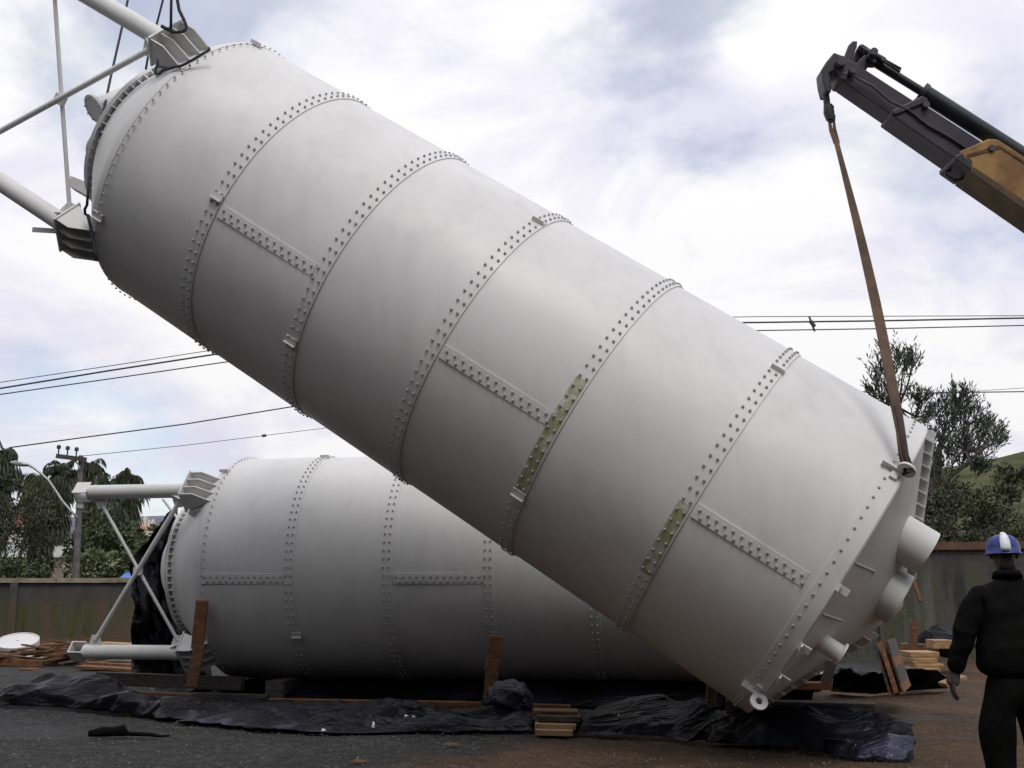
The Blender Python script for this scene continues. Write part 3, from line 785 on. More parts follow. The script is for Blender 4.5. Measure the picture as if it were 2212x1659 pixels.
# ------------------------------------------------------------------ pole, lamp, wires
def utility_pole():
    Y = 33.0
    base = at(167, 1250, Y); base.z = 0
    root = thing('utility_pole', base, 'grey concrete utility pole with a crossarm and three insulators among the palms', 'utility pole')
    top = at(175, 984, Y)
    MB().tube([base, Vector((base.x + (top.x - base.x) * .5, Y, top.z * .5)), top], [0.11, 0.09, 0.065], 14).build('pole_shaft', CONC, root, 'auto')
    a, b = at(122, 985, Y - 0.15), at(186, 993, Y - 0.15)
    arm = MB().beam(a, b, 0.10, 0.12).build('crossarm', WOODD, root)
    for f in (0.06, 0.36, 0.66):
        p = a.lerp(b, f)
        MB().tube([p + Vector((0, 0, 0.05)), p + Vector((0, 0, 0.2)), p + Vector((0, 0, 0.22)), p + Vector((0, 0, 0.3)), p + Vector((0, 0, 0.32))], [0.02, 0.02, 0.06, 0.055, 0.02], 10).build('insulator', STEEL, arm, 'auto')
    MB().beam(a.lerp(b, 0.6), at(173, 1012, Y - 0.12), 0.03, 0.04).build('arm_strut', GALV, root)
    MB().tube([at(172, 1090, Y), at(171, 1098, Y)], 0.11, 12).build('pole_band', GALV, root, 'auto')
    # lamp on its long curved arm, fixed to the same pole
    l = thing('street_lamp', at(166, 1118, Y - 0.2), 'street lamp on a thin curved arm reaching out from the concrete pole', 'street lamp')
    pts = [at(x, y, Y - 0.2) for x, y in ((167, 1119), (150, 1100), (135, 1083), (120, 1060), (105, 1038), (88, 1022), (72, 1010), (58, 1003))]
    MB().tube(pts, 0.035, 8).build('lamp_arm', GALV, l, True)
    h = [at(x, y, Y - 0.2) for x, y in ((64, 1004), (52, 998.5), (36, 996), (25, 998), (26, 1003), (40, 1007), (56, 1007))]
    MB().prism(h, Vector((0, 0.3, 0))).build('lamp_head', GALV, l, bevel=0.04)
utility_pole()
def wire(pts, Y0, Y1, r, label, name='power_cable', group='overhead power cables'):
    n = len(pts)
    m = MB().tube([at(x, y, Y0 + (Y1 - Y0) * i / (n - 1)) for i, (x, y) in enumerate(pts)], r, 6)
    return single(m, name, STEEL, label, 'power cable', group, True)
wire([(-260, 868), (0, 826), (240, 790), (480, 753), (800, 716), (1250, 690), (1640, 684), (2212, 682), (2500, 683)], 44, 44, 0.016, 'thinnest and highest of the long cables crossing behind the hoisted silo')
wire([(-260, 885), (0, 839), (240, 800), (480, 763), (800, 729), (1250, 704), (1600, 697), (1900, 693), (2212, 687), (2500, 682)], 42, 42, 0.032, 'thick upper cable of the long pair crossing behind the hoisted silo')
wire([(-260, 896), (0, 852), (240, 818), (480, 783), (800, 750), (1250, 724), (1640, 714), (1900, 710), (2212, 703), (2500, 696)], 42, 42, 0.022, 'lower cable of the long pair crossing behind the hoisted silo')
wire([(20, 967), (180, 945), (400, 916), (640, 877), (900, 842), (1400, 800), (1900, 850), (2050, 848), (2212, 846), (2400, 845)], 40, 46, 0.024, 'single cable rising from the far palm towards the hoisted silo')
wire([(178, 985), (400, 962), (570, 941), (700, 925), (1000, 895), (1500, 868), (2000, 852), (2212, 838), (2400, 826)], 38, 50, 0.011, 'faint thin cable leaving the top of the concrete pole')
m = MB().beam(at(1748, 684, 41.9), at(1760, 716, 41.9), 0.06, 0.06).beam(at(1751, 694, 41.9), at(1760, 706, 41.9), 0.16, 0.1)
single(m, 'cable_spacer', STEEL, 'dark spacer clamp joining the two long cables', 'cable spacer')
m = MB().tube([at(566, 941.5, 42), at(575, 940.5, 42)], 0.05, 8)
single(m, 'cable_joint', STEEL, 'small dark joint on the faint thin cable', 'cable joint')

# ------------------------------------------------------------------ vegetation
def leaf_quad(mb, p, d, n, ln, wd, droop=0.0):
    s = d.cross(n)
    if s.length < 1e-4: s = Vector((1, 0, 0))
    s.normalize()
    b = len(mb.v); tip = p + d * ln + Vector((0, 0, -droop)); mid = p + d * ln * 0.5
    mb.v += [tuple(p), tuple(mid + s * wd), tuple(tip), tuple(mid - s * wd)]
    mb.f.append((b, b + 1, b + 2, b + 3))
def rvec(r):
    while True:
        q = Vector((r.uniform(-1, 1), r.uniform(-1, 1), r.uniform(-1, 1)))
        if 0.05 < q.length < 1: return q.normalized()
def palm(px, py, Y, base_px, label, nf, fl, seed, droop=1.0, lean=0.0, sway=0.0, thick=0.14, skirt=3.2):
    r = random.Random(seed)
    c = at(px, py, Y); bs = at(base_px, 1260, Y); bs.z = 0
    root = thing('palm_tree', bs, label, 'palm tree', 'palms beyond the yard wall')
    mid = bs.lerp(c, 0.55) + Vector((sway, 0, 0))
    pts = []
    for i in range(9):
        f = i / 8
        pts.append(bs * (1 - f) ** 2 + mid * 2 * f * (1 - f) + c * f * f)
    MB().tube(pts, [thick * (1.25 - 0.5 * i / 8) for i in range(9)], 10).build('trunk', BARK, root, True)
    mb = MB()
    for i in range(nf):
        az_ = 2 * math.pi * i / nf + r.uniform(-.4, .4)
        el_ = R_(r.uniform(-5, 80))
        d = Vector((math.cos(az_) * math.cos(el_), math.sin(az_) * math.cos(el_), math.sin(el_)))
        h = Vector((math.cos(az_), math.sin(az_), 0))
        ln = fl * r.uniform(0.75, 1.15); p = c.copy(); seg = 16; step = ln / seg
        side = h.cross(Vector((0, 0, 1))).normalized()
        g = r.uniform(0.08, 0.17) * droop
        prev = p.copy()
        spine = [p.copy()]
        for k in range(seg):
            d = (d + Vector((0, 0, -g * (0.6 + k / seg * 1.2)))).normalized()
            p = p + d * step; spine.append(p.copy())
            if k > 0:
                env = math.sin(math.pi * min(1, (k + 1.5) / seg) ** 0.8) * 0.8 + 0.25
                for q in range(3):
                    pp = spine[-2].lerp(p, q / 3.0)
                    for sg in (1, -1):
                        ld = (side * sg * r.uniform(.5, 1) + d * 0.6 + Vector((0, 0, -0.5 - 0.7 * r.random())) * droop + rvec(r) * 0.25).normalized()
                        leaf_quad(mb, pp, ld, rvec(r), 0.95 * env * fl / 3.0 * r.uniform(.7, 1.2), 0.034, 0.10 * droop)
    # dead fronds hanging below the crown
    for i in range(nf * 55):
        a_ = r.uniform(0, 2 * math.pi); q = r.random()
        dz = r.random() ** 1.3 * skirt; wq = (0.35 + 0.5 * math.sin(min(1, dz / 1.6) * math.pi)) if dz < 1.6 else 0.42
        pp = c + Vector((math.cos(a_) * wq * q * 1.5, math.sin(a_) * wq * q * 1.5, -.05 - dz))
        leaf_quad(mb, pp, Vector((math.cos(a_) * .35, math.sin(a_) * .35, -1)).normalized(), rvec(r), r.uniform(.5, 1.1), 0.04)
    mb.build('crown', PALMF, root)
palm(98, 1056, 72, 98, 'palm with a full round drooping head in front of its neighbours', 64, 2.2, 1, 1.7, thick=0.3, skirt=5.6)
palm(134, 1024, 80, 130, 'palm with a tall loose head behind the arm of the street lamp', 40, 1.75, 2, 1.2, skirt=7.0)
palm(196, 1006, 84, 186, 'palm with long strands hanging just beyond the pole', 34, 1.6, 3, 1.9, skirt=7.5)
palm(281, 1030, 78, 268, 'palm nearest the level silo, its head above the upper leg', 30, 1.25, 4, 1.9)
palm(240, 1048, 86, 236, 'smaller palm between the pole and the palm by the level silo', 26, 1.5, 5, 1.2)
palm(2, 985, 72, -18, 'palm cut by the picture edge beside the street lamp head', 34, 1.5, 6, 1.8, sway=-.5)
palm(-6, 1062, 70, -14, 'lower palm at the picture edge with stiff arching fronds', 22, 1.9, 8, .8)
palm(226, 1092, 74, 226, 'low palm behind the upper leg with a curtain of strands', 40, 1.9, 9, 2.0, skirt=4.0)
palm(262, 1085, 76, 262, 'low palm beside the curtain of strands, touching the level silo legs', 36, 1.8, 10, 2.0, skirt=4.0)

def bush(c, rx, ry, rz, n, mat, label, seed, group='shrubs beyond the yard wall', ls=0.16, name='shrub', lumps=9, cat='shrub', stem=True):
    r = random.Random(seed); c = Vector(c)
    base = Vector((c.x, c.y, 0.0))
    root = thing(name, base, label, cat, group)
    lump = [(Vector((r.uniform(-.65, .65) * rx, r.uniform(-.65, .65) * ry, r.uniform(-.55, .75) * rz)), r.uniform(.32, .6)) for _ in range(lumps)]
    mb = MB()
    for i in range(n):
        o, s = lump[i % lumps]
        q = rvec(r); rad = r.random() ** 0.4
        p = c + o + Vector((q.x * rx, q.y * ry, q.z * rz)) * s * rad
        if p.z < 0.05: continue
        d = (q + rvec(r) * 0.8 + Vector((0, 0, 0.15))).normalized()
        leaf_quad(mb, p, d, rvec(r), ls * r.uniform(.6, 1.4), ls * 0.28)
    mb.build('foliage', mat, root)
    if stem:
        sb = MB()
        for o, s in lump[:6]:
            sb.tube([base + Vector((r.uniform(-.2, .2), r.uniform(-.2, .2), -0.1)), base.lerp(c + o, .5) + Vector((r.uniform(-.2, .2), 0, 0)), c + o], [0.07, 0.05, 0.02], 6)
        sb.build('stem', BARK, root, True)
    return root
def bpx(dx, dy, Y): return at(dx, dy, Y)
bush(bpx(215, 1195, 35), 1.0, .9, 1.25, 2600, BUSHF, 'green shrub with pale leaves beyond the wall beside the utility pole', 11)
bush(bpx(215, 1222, 33.5), .75, .6, .5, 1500, BUSHP, 'pale flowering shrub low over the wall by the pole', 12, ls=.13)
bush(bpx(255, 1205, 36), .8, .8, .8, 1700, BUSHF, 'mid green shrub between the pole and the level silo', 13)
bush(bpx(305, 1200, 38), 1.1, .9, .9, 1900, BUSHF, 'green shrub behind the crossed braces of the level silo', 14)
bush(bpx(18, 1145, 68), 2.6, 1.5, 2.2, 4600, BUSHD, 'dark shrub mass under the palm at the picture edge', 15)
bush(bpx(40, 1235, 36), 1.5, .8, .4, 1700, BUSHF, 'low strip of weeds along the wall top below the greenhouse roof', 16, ls=.12)
bush(bpx(290, 1225, 34), .9, .6, .35, 900, BUSHF, 'low green weeds beside the blue sheet', 20, ls=.12)

def casuarina():
    Y = 46.0; r = random.Random(5)
    base = at(2035, 1290, Y); base.z = 0
    root = thing('casuarina_tree', base, 'tall feathery dark green tree with upswept tufts behind the roof end of the hoisted silo', 'tree')
    # tufts: picture place, radius (m), lean
    P = [(1925, 785, .9), (1902, 815, .75), (1950, 800, .8), (1935, 835, 1.0), (1890, 850, .7), (1925, 870, .9), (1972, 790, .55), (1905, 880, .8),
         (1985, 868, .6), (2000, 900, .75), (1975, 905, .7), (2030, 930, 1.0), (2052, 880, .7), (2042, 905, .9), (2080, 870, .65), (2075, 895, .8),
         (2092, 900, .7), (2060, 940, .9), (2020, 970, 1.1), (2050, 980, .9), (2090, 955, .85), (2115, 945, .9), (2140, 945, .8), (2155, 950, .55),
         (2118, 920, .6), (2135, 965, .7), (2100, 985, .7), (2075, 1000, .6), (2010, 1010, .9), (2040, 1030, .8), (2108, 1020, .5), (2120, 1010, .45), (2068, 970, .8)]
    pts = []
    hub = [at(2012, 1120, Y), at(2020, 1040, Y), at(2030, 960, Y), at(1965, 930, Y + .5), at(1940, 880, Y + 1), at(2085, 975, Y - .5)]
    t = MB()
    t.tube([base, at(2025, 1180, Y), hub[0], hub[1], hub[2]], [.42, .36, .30, .24, .10], 10)
    t.tube([hub[1], hub[3], hub[4], at(1928, 800, Y + 1)], [.18, .14, .10, .03], 8)
    t.tube([hub[0], at(2050, 1030, Y - .5), at(2090, 1000, Y - .7), at(2130, 960, Y - 1)], [.14, .11, .08, .03], 8)
    mb = MB()
    for (x, y, rad) in P:
        c = at(x, y, Y + r.uniform(-1.6, 1.6))
        h = min(hub, key=lambda q: (q - c).length)
        t.tube([h, h.lerp(c, .6) + Vector((0, 0, -.15)), c], [.06, .04, .015], 5)
        ax_ = (c - h).normalized() * .5 + Vector((0.10, 0, .9)); ax_.normalize()
        rad *= .72
        for k in range(22):
            q = rvec(r)
            p0 = c + Vector((q.x, q.y, q.z * 1.2)) * rad * r.random() ** .6 * .8
            d = (ax_ * 1.5 + q * .6).normalized(); ln = rad * r.uniform(.7, 1.7)
            for j in range(11):
                pp = p0 + d * ln * (j / 11.0)
                dd = (d * 1.1 + rvec(r) * .7).normalized()
                leaf_quad(mb, pp, dd, rvec(r), r.uniform(.16, .34), .026)
    t.build('trunk', BARK, root, True)
    mb.build('crown', CASF, root)
casuarina()
for i, (x, y, Y, rx, rz, n, mat, lab) in enumerate([
        (2062, 1130, 41, 1.6, 1.05, 10000, BUSHD, 'broad dark green bush under the feathery tree'),
        (2150, 1178, 38, 2.3, .65, 7000, BUSHD, 'dark bush behind the helmeted worker'),
        (2015, 1150, 36, .9, 1.3, 3000, BUSHD, 'dark bush just past the roof neck of the hoisted silo'),
        (2245, 1168, 40, 2.0, .9, 4000, BUSHF, 'green bush cut by the picture edge above the wall'),
        (2050, 1085, 48, 1.1, .8, 3000, BUSHF, 'lighter green bush on the slope below the hill crest')]):
    bush(bpx(x, y, Y), rx, 1.4, rz, n, mat, lab, 40 + i, 'bushes beyond the taller wall', ls=.13, lumps=18)
# bare twigs in the dark bushes
m = MB()
r = random.Random(3)
for (x0, y0, x1, y1) in ((2060, 1170, 2212, 1105), (2090, 1190, 2212, 1128), (2120, 1180, 2180, 1085), (2030, 1150, 2075, 1080), (2140, 1120, 2212, 1122)):
    a, b = at(x0, y0, 37.2), at(x1, y1, 36.4)
    pts = [a.lerp(b, f / 5) + Vector((0, 0, .12 * math.sin(f * 1.7))) for f in range(6)]
    m.tube(pts, [.025, .022, .02, .018, .014, .01], 5)
    for k in range(3):
        p = pts[2 + k % 3]; m.tube([p, p + Vector((r.uniform(-.5, .5), 0, r.uniform(.3, .8)))], [.012, .006], 4)
single(m, 'fallen_branch', BARK, 'bare brown branches showing through the dark bushes above the wall', 'branch', None, True)
# single trees and shrubs on the hill
hr = random.Random(9)
for i, (x, y, Y, s, lab) in enumerate([(2152, 1030, 250, 1.1, 'lone small tree on the hill crest nearest the feathery tree'), (2172, 1026, 255, 1.3, 'second lone small tree along the hill crest'),
                                       (2196, 1045, 230, 3.2, 'dark bush patch below the hill crest'), (2180, 1075, 200, 2.6, 'rounded bush halfway up the grassy hill')]):
    c = at(x, y, Y)
    b = bush(c, s * 1.2, s, s, 400, BUSHD, lab, 70 + i, 'lone bushes on the hill', ls=s * .35, lumps=5, stem=False)

# ------------------------------------------------------------------ far buildings
def house(dx, dy, Y, w, d, h, roofh, label, wallm, roofm, name='house', windows=0, over=0.3):
    c = at(dx, dy, Y)
    root = thing(name, c, label, 'building')
    MB().abox((c.x - w / 2, c.y - d / 2, c.z - 4.0), (c.x + w / 2, c.y + d / 2, c.z + h)).build('house_wall', wallm, root)
    z = c.z + h
    rf = MB()
    rf.add([(c.x - w / 2 - over, c.y - d / 2 - over, z), (c.x + w / 2 + over, c.y - d / 2 - over, z), (c.x + w / 2 + over, c.y + d / 2 + over, z), (c.x - w / 2 - over, c.y + d / 2 + over, z),
            (c.x - w / 2 - over, c.y, z + roofh), (c.x + w / 2 + over, c.y, z + roofh)], [(0, 1, 5, 4), (2, 3, 4, 5), (0, 4, 3), (1, 2, 5), (3, 2, 1, 0)])
    rf.build('roof', roofm, root)
    for i in range(windows):
        x = c.x - w / 2 + w * (i + .5) / windows
        wf = MB().abox((x - w * .32 / windows, c.y - d / 2 - .06, c.z + h * .42), (x + w * .32 / windows, c.y - d / 2 + .03, c.z + h * .85)).build('window', GLASS, root)
    return root
house(62, 1172, 175, 5.0, 5, 2.6, 1.6, 'small white house with an orange tiled roof seen between the palms', WALLW, TILE, windows=4)
house(140, 1232, 90, 5.0, 5, 1.0, 1.1, 'pale pink shed with a light grey roof low behind the utility pole', PINKW, WALLW, 'shed')
house(28, 1226, 80, 8.0, 6, 0.6, 1.0, 'long low greenhouse with a grey green sheet roof at the picture edge', PINKW, SHEETR, 'greenhouse')
house(200, 1240, 60, 1.6, 2, 0.35, .12, 'low white shed roof beside the pale flowering shrub', WALLW, WALLW, 'shed')
house(222, 1165, 190, 4.0, 5, 2.2, 1.2, 'distant white house half hidden behind the pole palms', WALLW, SHEETR, windows=3)
house(318, 1158, 260, 5.0, 5, 1.4, .8, 'distant white house in the brown field beyond the braces', WALLW, TILE)
for i, (x, y0, y1, wd) in enumerate([(285, 1112, 1146, .9), (300, 1122, 1146, 1.0), (313, 1120, 1148, 1.1), (322, 1128, 1148, .8), (330, 1126, 1149, .9)]):
    Y = 330; a = at(x, y1 + 3, Y); b = at(x, y0, Y)
    m = MB().abox((a.x - wd / 2, Y - 1, a.z - 3), (a.x + wd / 2, Y + 1, b.z)).abox((a.x - wd * .3, Y - .6, b.z), (a.x + wd * .3, Y + .6, b.z + .6))
    single(m, 'tower', WALLW, ('tallest white tower of the far cluster', 'second white tower beside the tallest one', 'broad white tower in the middle of the far cluster', 'shortest narrow white tower of the far cluster', 'white tower at the silo end of the far cluster')[i], 'tower', 'white towers in the distance')
m = MB(); a, b, c, d = at(258, 1250, 32.6), at(286, 1250, 32.6), at(285, 1237, 33.4), at(270, 1238, 33.4)
m.prism([a, b, c, d], Vector((0, .03, .03)))
m.abox((a.x, 32.7, 0), (b.x, 33.3, a.z - .02))
single(m, 'blue_cover', BLUET, 'bright blue sheet stretched over a crate behind the yard wall', 'cover')

# ------------------------------------------------------------------ timber, posts, boards
def plank(a, b, w, h, mat, label, name='timber_plank', cat='timber', group=None, up=(0, 0, 1)):
    m = MB().beam(a, b, w, h, up)
    return single(m, name, mat, label, cat, group, bevel=0.006)
def on(dx, dy, z): return gnd(dx, dy, z)
# bearers below the level silo and their blocks
bear = 'bearers below the level silo'
for i, t in enumerate((0.9, 3.8, 6.6)):
    c = RP + RU * t; n = Vector((RU.y, -RU.x, 0)).normalized()
    for j, z in enumerate((0.065, 0.195)):
        plank(c - n * 1.0 + Vector((0, 0, z - c.z)), c + n * 1.15 + Vector((0, 0, z - c.z)), 0.24, 0.128, WOODD,
              ('weathered square timber under the level silo, %s of the pair near %s' % (('lower', 'upper')[j], ('its hopper end', 'its middle', 'its roof end')[i])), 'timber_bearer', group=bear)
# wedges that hold it
y0 = 15.3
plank((-5.55, 16.2, 0.22), (-3.45, 15.55, 0.2), 0.10, 0.17, WOODD, 'long grey weathered beam lying in front of the hopper end of the level silo', 'timber_beam')
plank((-5.5, 15.95, 0.05), (-3.05, 15.2, 0.05), 0.14, 0.09, WOODD, 'lower grey beam lying below the long weathered one', 'timber_beam')
plank(at(582, 1515, 14.5), at(1010, 1522, 14.1), 0.10, 0.07, WOODO, 'long orange board behind the black plastic in front of the level silo', 'timber_board')
plank(at(1012, 1524, 14.0), at(1232, 1531, 13.8), 0.10, 0.085, WOODB, 'brown board continuing the long orange one', 'timber_board')
plank(at(270, 1497, 15.2), at(420, 1505, 15.0), 0.10, 0.06, WOODB, 'short brown board at the foot of the leaning post', 'timber_board')
# posts leaning on the level silo: two boards nailed end on end each
def post(a, b, c, d, label):
    root = thing('timber_post', Vector((a.x, a.y, 0)), label, 'post', 'posts leaning on the level silo')
    MB().beam(a, b, 0.14, 0.06, (0, 1, 0)).build('post_board', WOODB, root, bevel=0.006)
    MB().beam(c, d, 0.15, 0.06, (0, 1, 0)).build('post_board', WOODO, root, bevel=0.006)
post(at(413, 1486, 14.75), at(432, 1392, 14.85), at(426, 1402, 14.95), at(437, 1297, 14.98), 'brown timber post leaning on the hopper rim of the level silo')
post(at(1056, 1512, 13.55), at(1066, 1425, 13.62), at(1060, 1450, 13.70), at(1074, 1374, 13.74), 'dark timber post leaning on the middle of the level silo')
# cribbing below the hoisted silo's rim
cr = 'cribbing timbers below the hoisted silo'
base_t = FP + FU * 7.45 - front['v'] * 1.5 + Vector((0.15, 0.42, 0))
for j in range(3):
    z = 0.07 + j * 0.125
    dx = 0.05 * j
    plank((base_t.x - 0.25 + dx, base_t.y - 0.10 + .06 * j, z), (base_t.x + 1.25 - dx, base_t.y - 0.42 + .06 * j, z), 0.22, 0.12, (WOODD, WOODD, WOODD)[j],
          ('dark thick timber under the rim of the hoisted silo, %s of three' % ('lowest', 'middle', 'topmost')[j]), 'timber_bearer', group=cr)
plank(at(1728, 1529, 11.35), at(1890, 1535, 11.25), 0.12, 0.05, WOODO, 'brown board edge lying on the dark timbers by the rim', 'timber_board')
plank(at(1526, 1500, 12.4), at(1546, 1502, 12.4), 0.08, 0.20, WOODB, 'small upright wood block in the dark between the silos', 'wood_block')
plank(at(1715, 1481, 12.2), at(1792, 1481, 12.2), 0.22, 0.07, WOODO, 'orange timber block under the white strut of the roof rim', 'wood_block')
bl = 'sawn boards stacked between the black sheets'
for j, (x0, x1, y, mat) in enumerate([(1157, 1238, 1579, WOODP), (1156, 1244, 1566, WOODP), (1160, 1254, 1549, WOODD), (1152, 1248, 1538, WOODB)]):
    Y = 11.9 + .12 * j
    plank(at(x0, y, Y), at(x1, y + 2, Y - .02), 0.30, 0.055, mat, ('sawn board end between the black sheets, %s of four' % ('lowest', 'second', 'third', 'topmost')[j]), 'timber_board', group=bl)
# pallet leaning on edge at the right
def pallet():
    a, b = at(1938, 1499, 13.6), at(1903, 1388, 13.9)
    root = thing('pallet', Vector((a.x, a.y, 0)), 'wooden pallet standing tilted on its edge beside the dark roof end', 'pallet')
    d = (b - a); up = d.normalized(); s = Vector((0.42, 1.0, 0)).normalized(); n = up.cross(s).normalized()
    for k in range(3):
        p = a + s * (k * 0.45)
        MB().beam(p, p + d, 0.09, 0.05, n).build('pallet_runner', WOODO if k == 0 else WOODB, root)
    for k in range(6):
        q = a + d * ((k + .5) / 6)
        for sg in (1, -1):
            MB().beam(q + n * 0.07 * sg - s * .05, q + n * 0.07 * sg + s * 0.95, 0.10, 0.022, n).build('pallet_slat', WOODD if k % 3 else WOODO, root)
pallet()
lum = 'pale boards stacked beside the worker'
for j, (x0, x1, y, hh) in enumerate([(1962, 2018, 1447, .075), (1966, 2026, 1436, .05), (1958, 2012, 1425, .07), (1954, 2016, 1412, .07)]):
    Y = 16.6 + .1 * j
    plank(at(x0, y, Y), at(x1, y, Y), 0.5, hh, WOODP, ('pale pine board in the stack beside the worker, %s' % ('lowest', 'second from below', 'third from below', 'topmost')[j]), 'timber_board', group=lum)
plank(at(1964, 1458, 16.7), at(2010, 1458, 16.7), 0.4, 0.10, WOODD, 'dark bearer under the pale board stack', 'timber_bearer')
plank(at(1945, 1396, 20.2), at(2028, 1398, 20.0), 0.3, 0.10, WOODB, 'brown beam lying crosswise at the foot of the short post', 'timber_beam')
plank(at(1972, 1412, 19.6), at(1974, 1342, 19.6), 0.13, 0.10, WOODB, 'short brown post standing upright before the mossy wall', 'timber_post', 'post')
plank(at(2008, 1391, 18.6), at(2050, 1391, 18.6), 0.35, 0.13, WOODP, 'pale board end beside the black sack', 'timber_board')
plank(at(1988, 1300, 22.4), at(1968, 1240, 22.6), 0.07, 0.06, WOODB, 'thin brown stick leaning on the mossy wall', 'stick', 'stick')
plank(at(2036, 1480, 13.5), at(2080, 1462, 13.5), 0.25, 0.05, WOODP, 'pale board showing between the hand and the body of the worker', 'timber_board')

# rubbish heap at far left
rr = random.Random(21)
deb = 'scrap boards on the heap below the stained wall'
Lab = ['reddish', 'brown', 'split', 'thin', 'broad', 'grey', 'short', 'long', 'bent', 'dark', 'pale', 'tilted']
for i, (x0, y0, x1, y1, Y, w, h, mat, lab) in enumerate([
        (-20, 1400, 62, 1412, 25.5, .12, .06, STEEL, 'dark thin bar lying under the white lid'),
        (-10, 1408, 128, 1416, 24.8, .05, .05, STEEL, 'long black pipe lying across the scrap heap'),
        (-15, 1418, 58, 1421, 24, .35, .07, WOODP, 'pale plank at the near edge of the scrap heap'),
        (60, 1420, 128, 1424, 23.6, .2, .06, PAPER, 'whitish bent plank in the scrap heap'),
        (-10, 1428, 110, 1432, 22.6, .5, .12, WOODO, 'orange brown slab at the front of the scrap heap'),
        (140, 1414, 205, 1424, 24.5, .6, .18, WOODB, 'dark brown beam behind the lower leg shoe'),
        (150, 1398, 203, 1408, 25.5, .2, .05, WOODP, 'pale split board pointing at the lower leg shoe'),
        (145, 1388, 200, 1396, 26.2, .3, .05, WOODD, 'grey split board above the pale one'),
        (95, 1396, 150, 1402, 26, .9, .12, WOODB, 'broad brown board beside the white lid'),
        (172, 1440, 345, 1450, 21.0, .35, .05, WOODB, 'long brown board below the lower leg'),
        (176, 1432, 350, 1442, 21.6, .12, .06, WOODO, 'thin orange batten on the long brown board'),
        (45, 1447, 80, 1446, 21, .15, .04, WOODO, 'small orange batten on bare gravel'),
        (70, 1452, 95, 1452, 20.6, .12, .05, WOODD, 'dark stub of wood on bare gravel'),
        (215, 1392, 300, 1396, 26, .5, .10, WOODP, 'pale board behind the lower leg')]):
    plank(at(x0, y0, Y), at(x1, y1, Y + rr.uniform(-.4, .4)), w, h, mat, lab, 'scrap_board' if mat not in (STEEL,) else 'scrap_bar', 'scrap', deb)
m = MB()
hc = gnd(95, 1418)
for i in range(17):
    for j in range(13):
        x = hc.x - 4.2 + 8.4 * i / 16; y = hc.y - 2.0 + 4.6 * j / 12
        e = max(0, 1 - ((i - 8) / 8) ** 2) * max(0, 1 - ((j - 6) / 6) ** 2)
        m.v.append((x, y, -0.03 + 0.13 * e ** .7 + .06 * noise.noise(Vector((x * 2, y * 2, 0)))))
for i in range(16):
    for j in range(12):
        a = i * 13 + j; m.f.append((a, a + 13, a + 14, a + 1))
o = m.build('dirt', simple('heap_dirt', (0.045, 0.025, 0.014), (0.12, 0.07, 0.04), 6, .9, bmp=.6), smooth=True); tag(o, kind='stuff')
m = MB()
for k in range(120):
    c = gnd(rr.uniform(-40, 210), rr.uniform(1398, 1440)); a_ = rr.uniform(-.5, .5); l_ = rr.uniform(.12, .7)
    d = Vector((math.cos(a_), math.sin(a_), rr.uniform(-.12, .2))) * l_
    z = Vector((0, 0, rr.uniform(.04, .26)))
    m.beam(c + z - d, c + z + d, rr.uniform(.03, .14), rr.uniform(.012, .04))
o = m.build('wood_debris', WOODB); tag(o, kind='stuff')
def lid():
    c = at(38, 1383, 25.2); tilt = Vector((0.03, -0.36, 1)).normalized(); a = tilt.cross(Vector((0, 1, 0))).normalized(); b = tilt.cross(a)
    root = thing('tank_lid', Vector((c.x, c.y, c.z - .15)), 'round white steel lid lying on the scrap heap', 'lid')
    o = MB().lathe(c, tilt, a, b, [(-.13, .40), (-.12, .43), (0, .43), (0, .415), (-.02, .41), (-.01, .02)], 48).build('lid_plate', WHITE, root, 'auto')
    p = c + a * -.18 + b * .36 if False else at(64, 1374, 26.7)
    MB().tube([p + Vector((-.03, 0, -.12)), p + Vector((-.03, 0, .0)), p + Vector((.03, 0, .0)), p + Vector((.03, 0, -.12))], .018, 6).build('lid_lug', WHITE, root)
lid()
m = MB().lathe(gnd(2020, 1452, 0) * 0 + at(2022, 1384, 20.6), Vector((0, 0, 1)), Vector((1, 0, 0)), Vector((0, 1, 0)), [(-.25, .1), (-.24, .42), (-.05, .46), (.12, .34), (.20, .16), (.26, .1), (.2, .03)], 18)
m.v = [(x + .05 * noise.noise(Vector((x * 5, y * 5, z * 5))), y, z + .07 * noise.noise(Vector((x * 4, y * 4, z * 4 + 3)))) for x, y, z in m.v]
single(m, 'black_sack', TARP, 'slumped black sack in front of the mossy wall', 'sack', None, True)

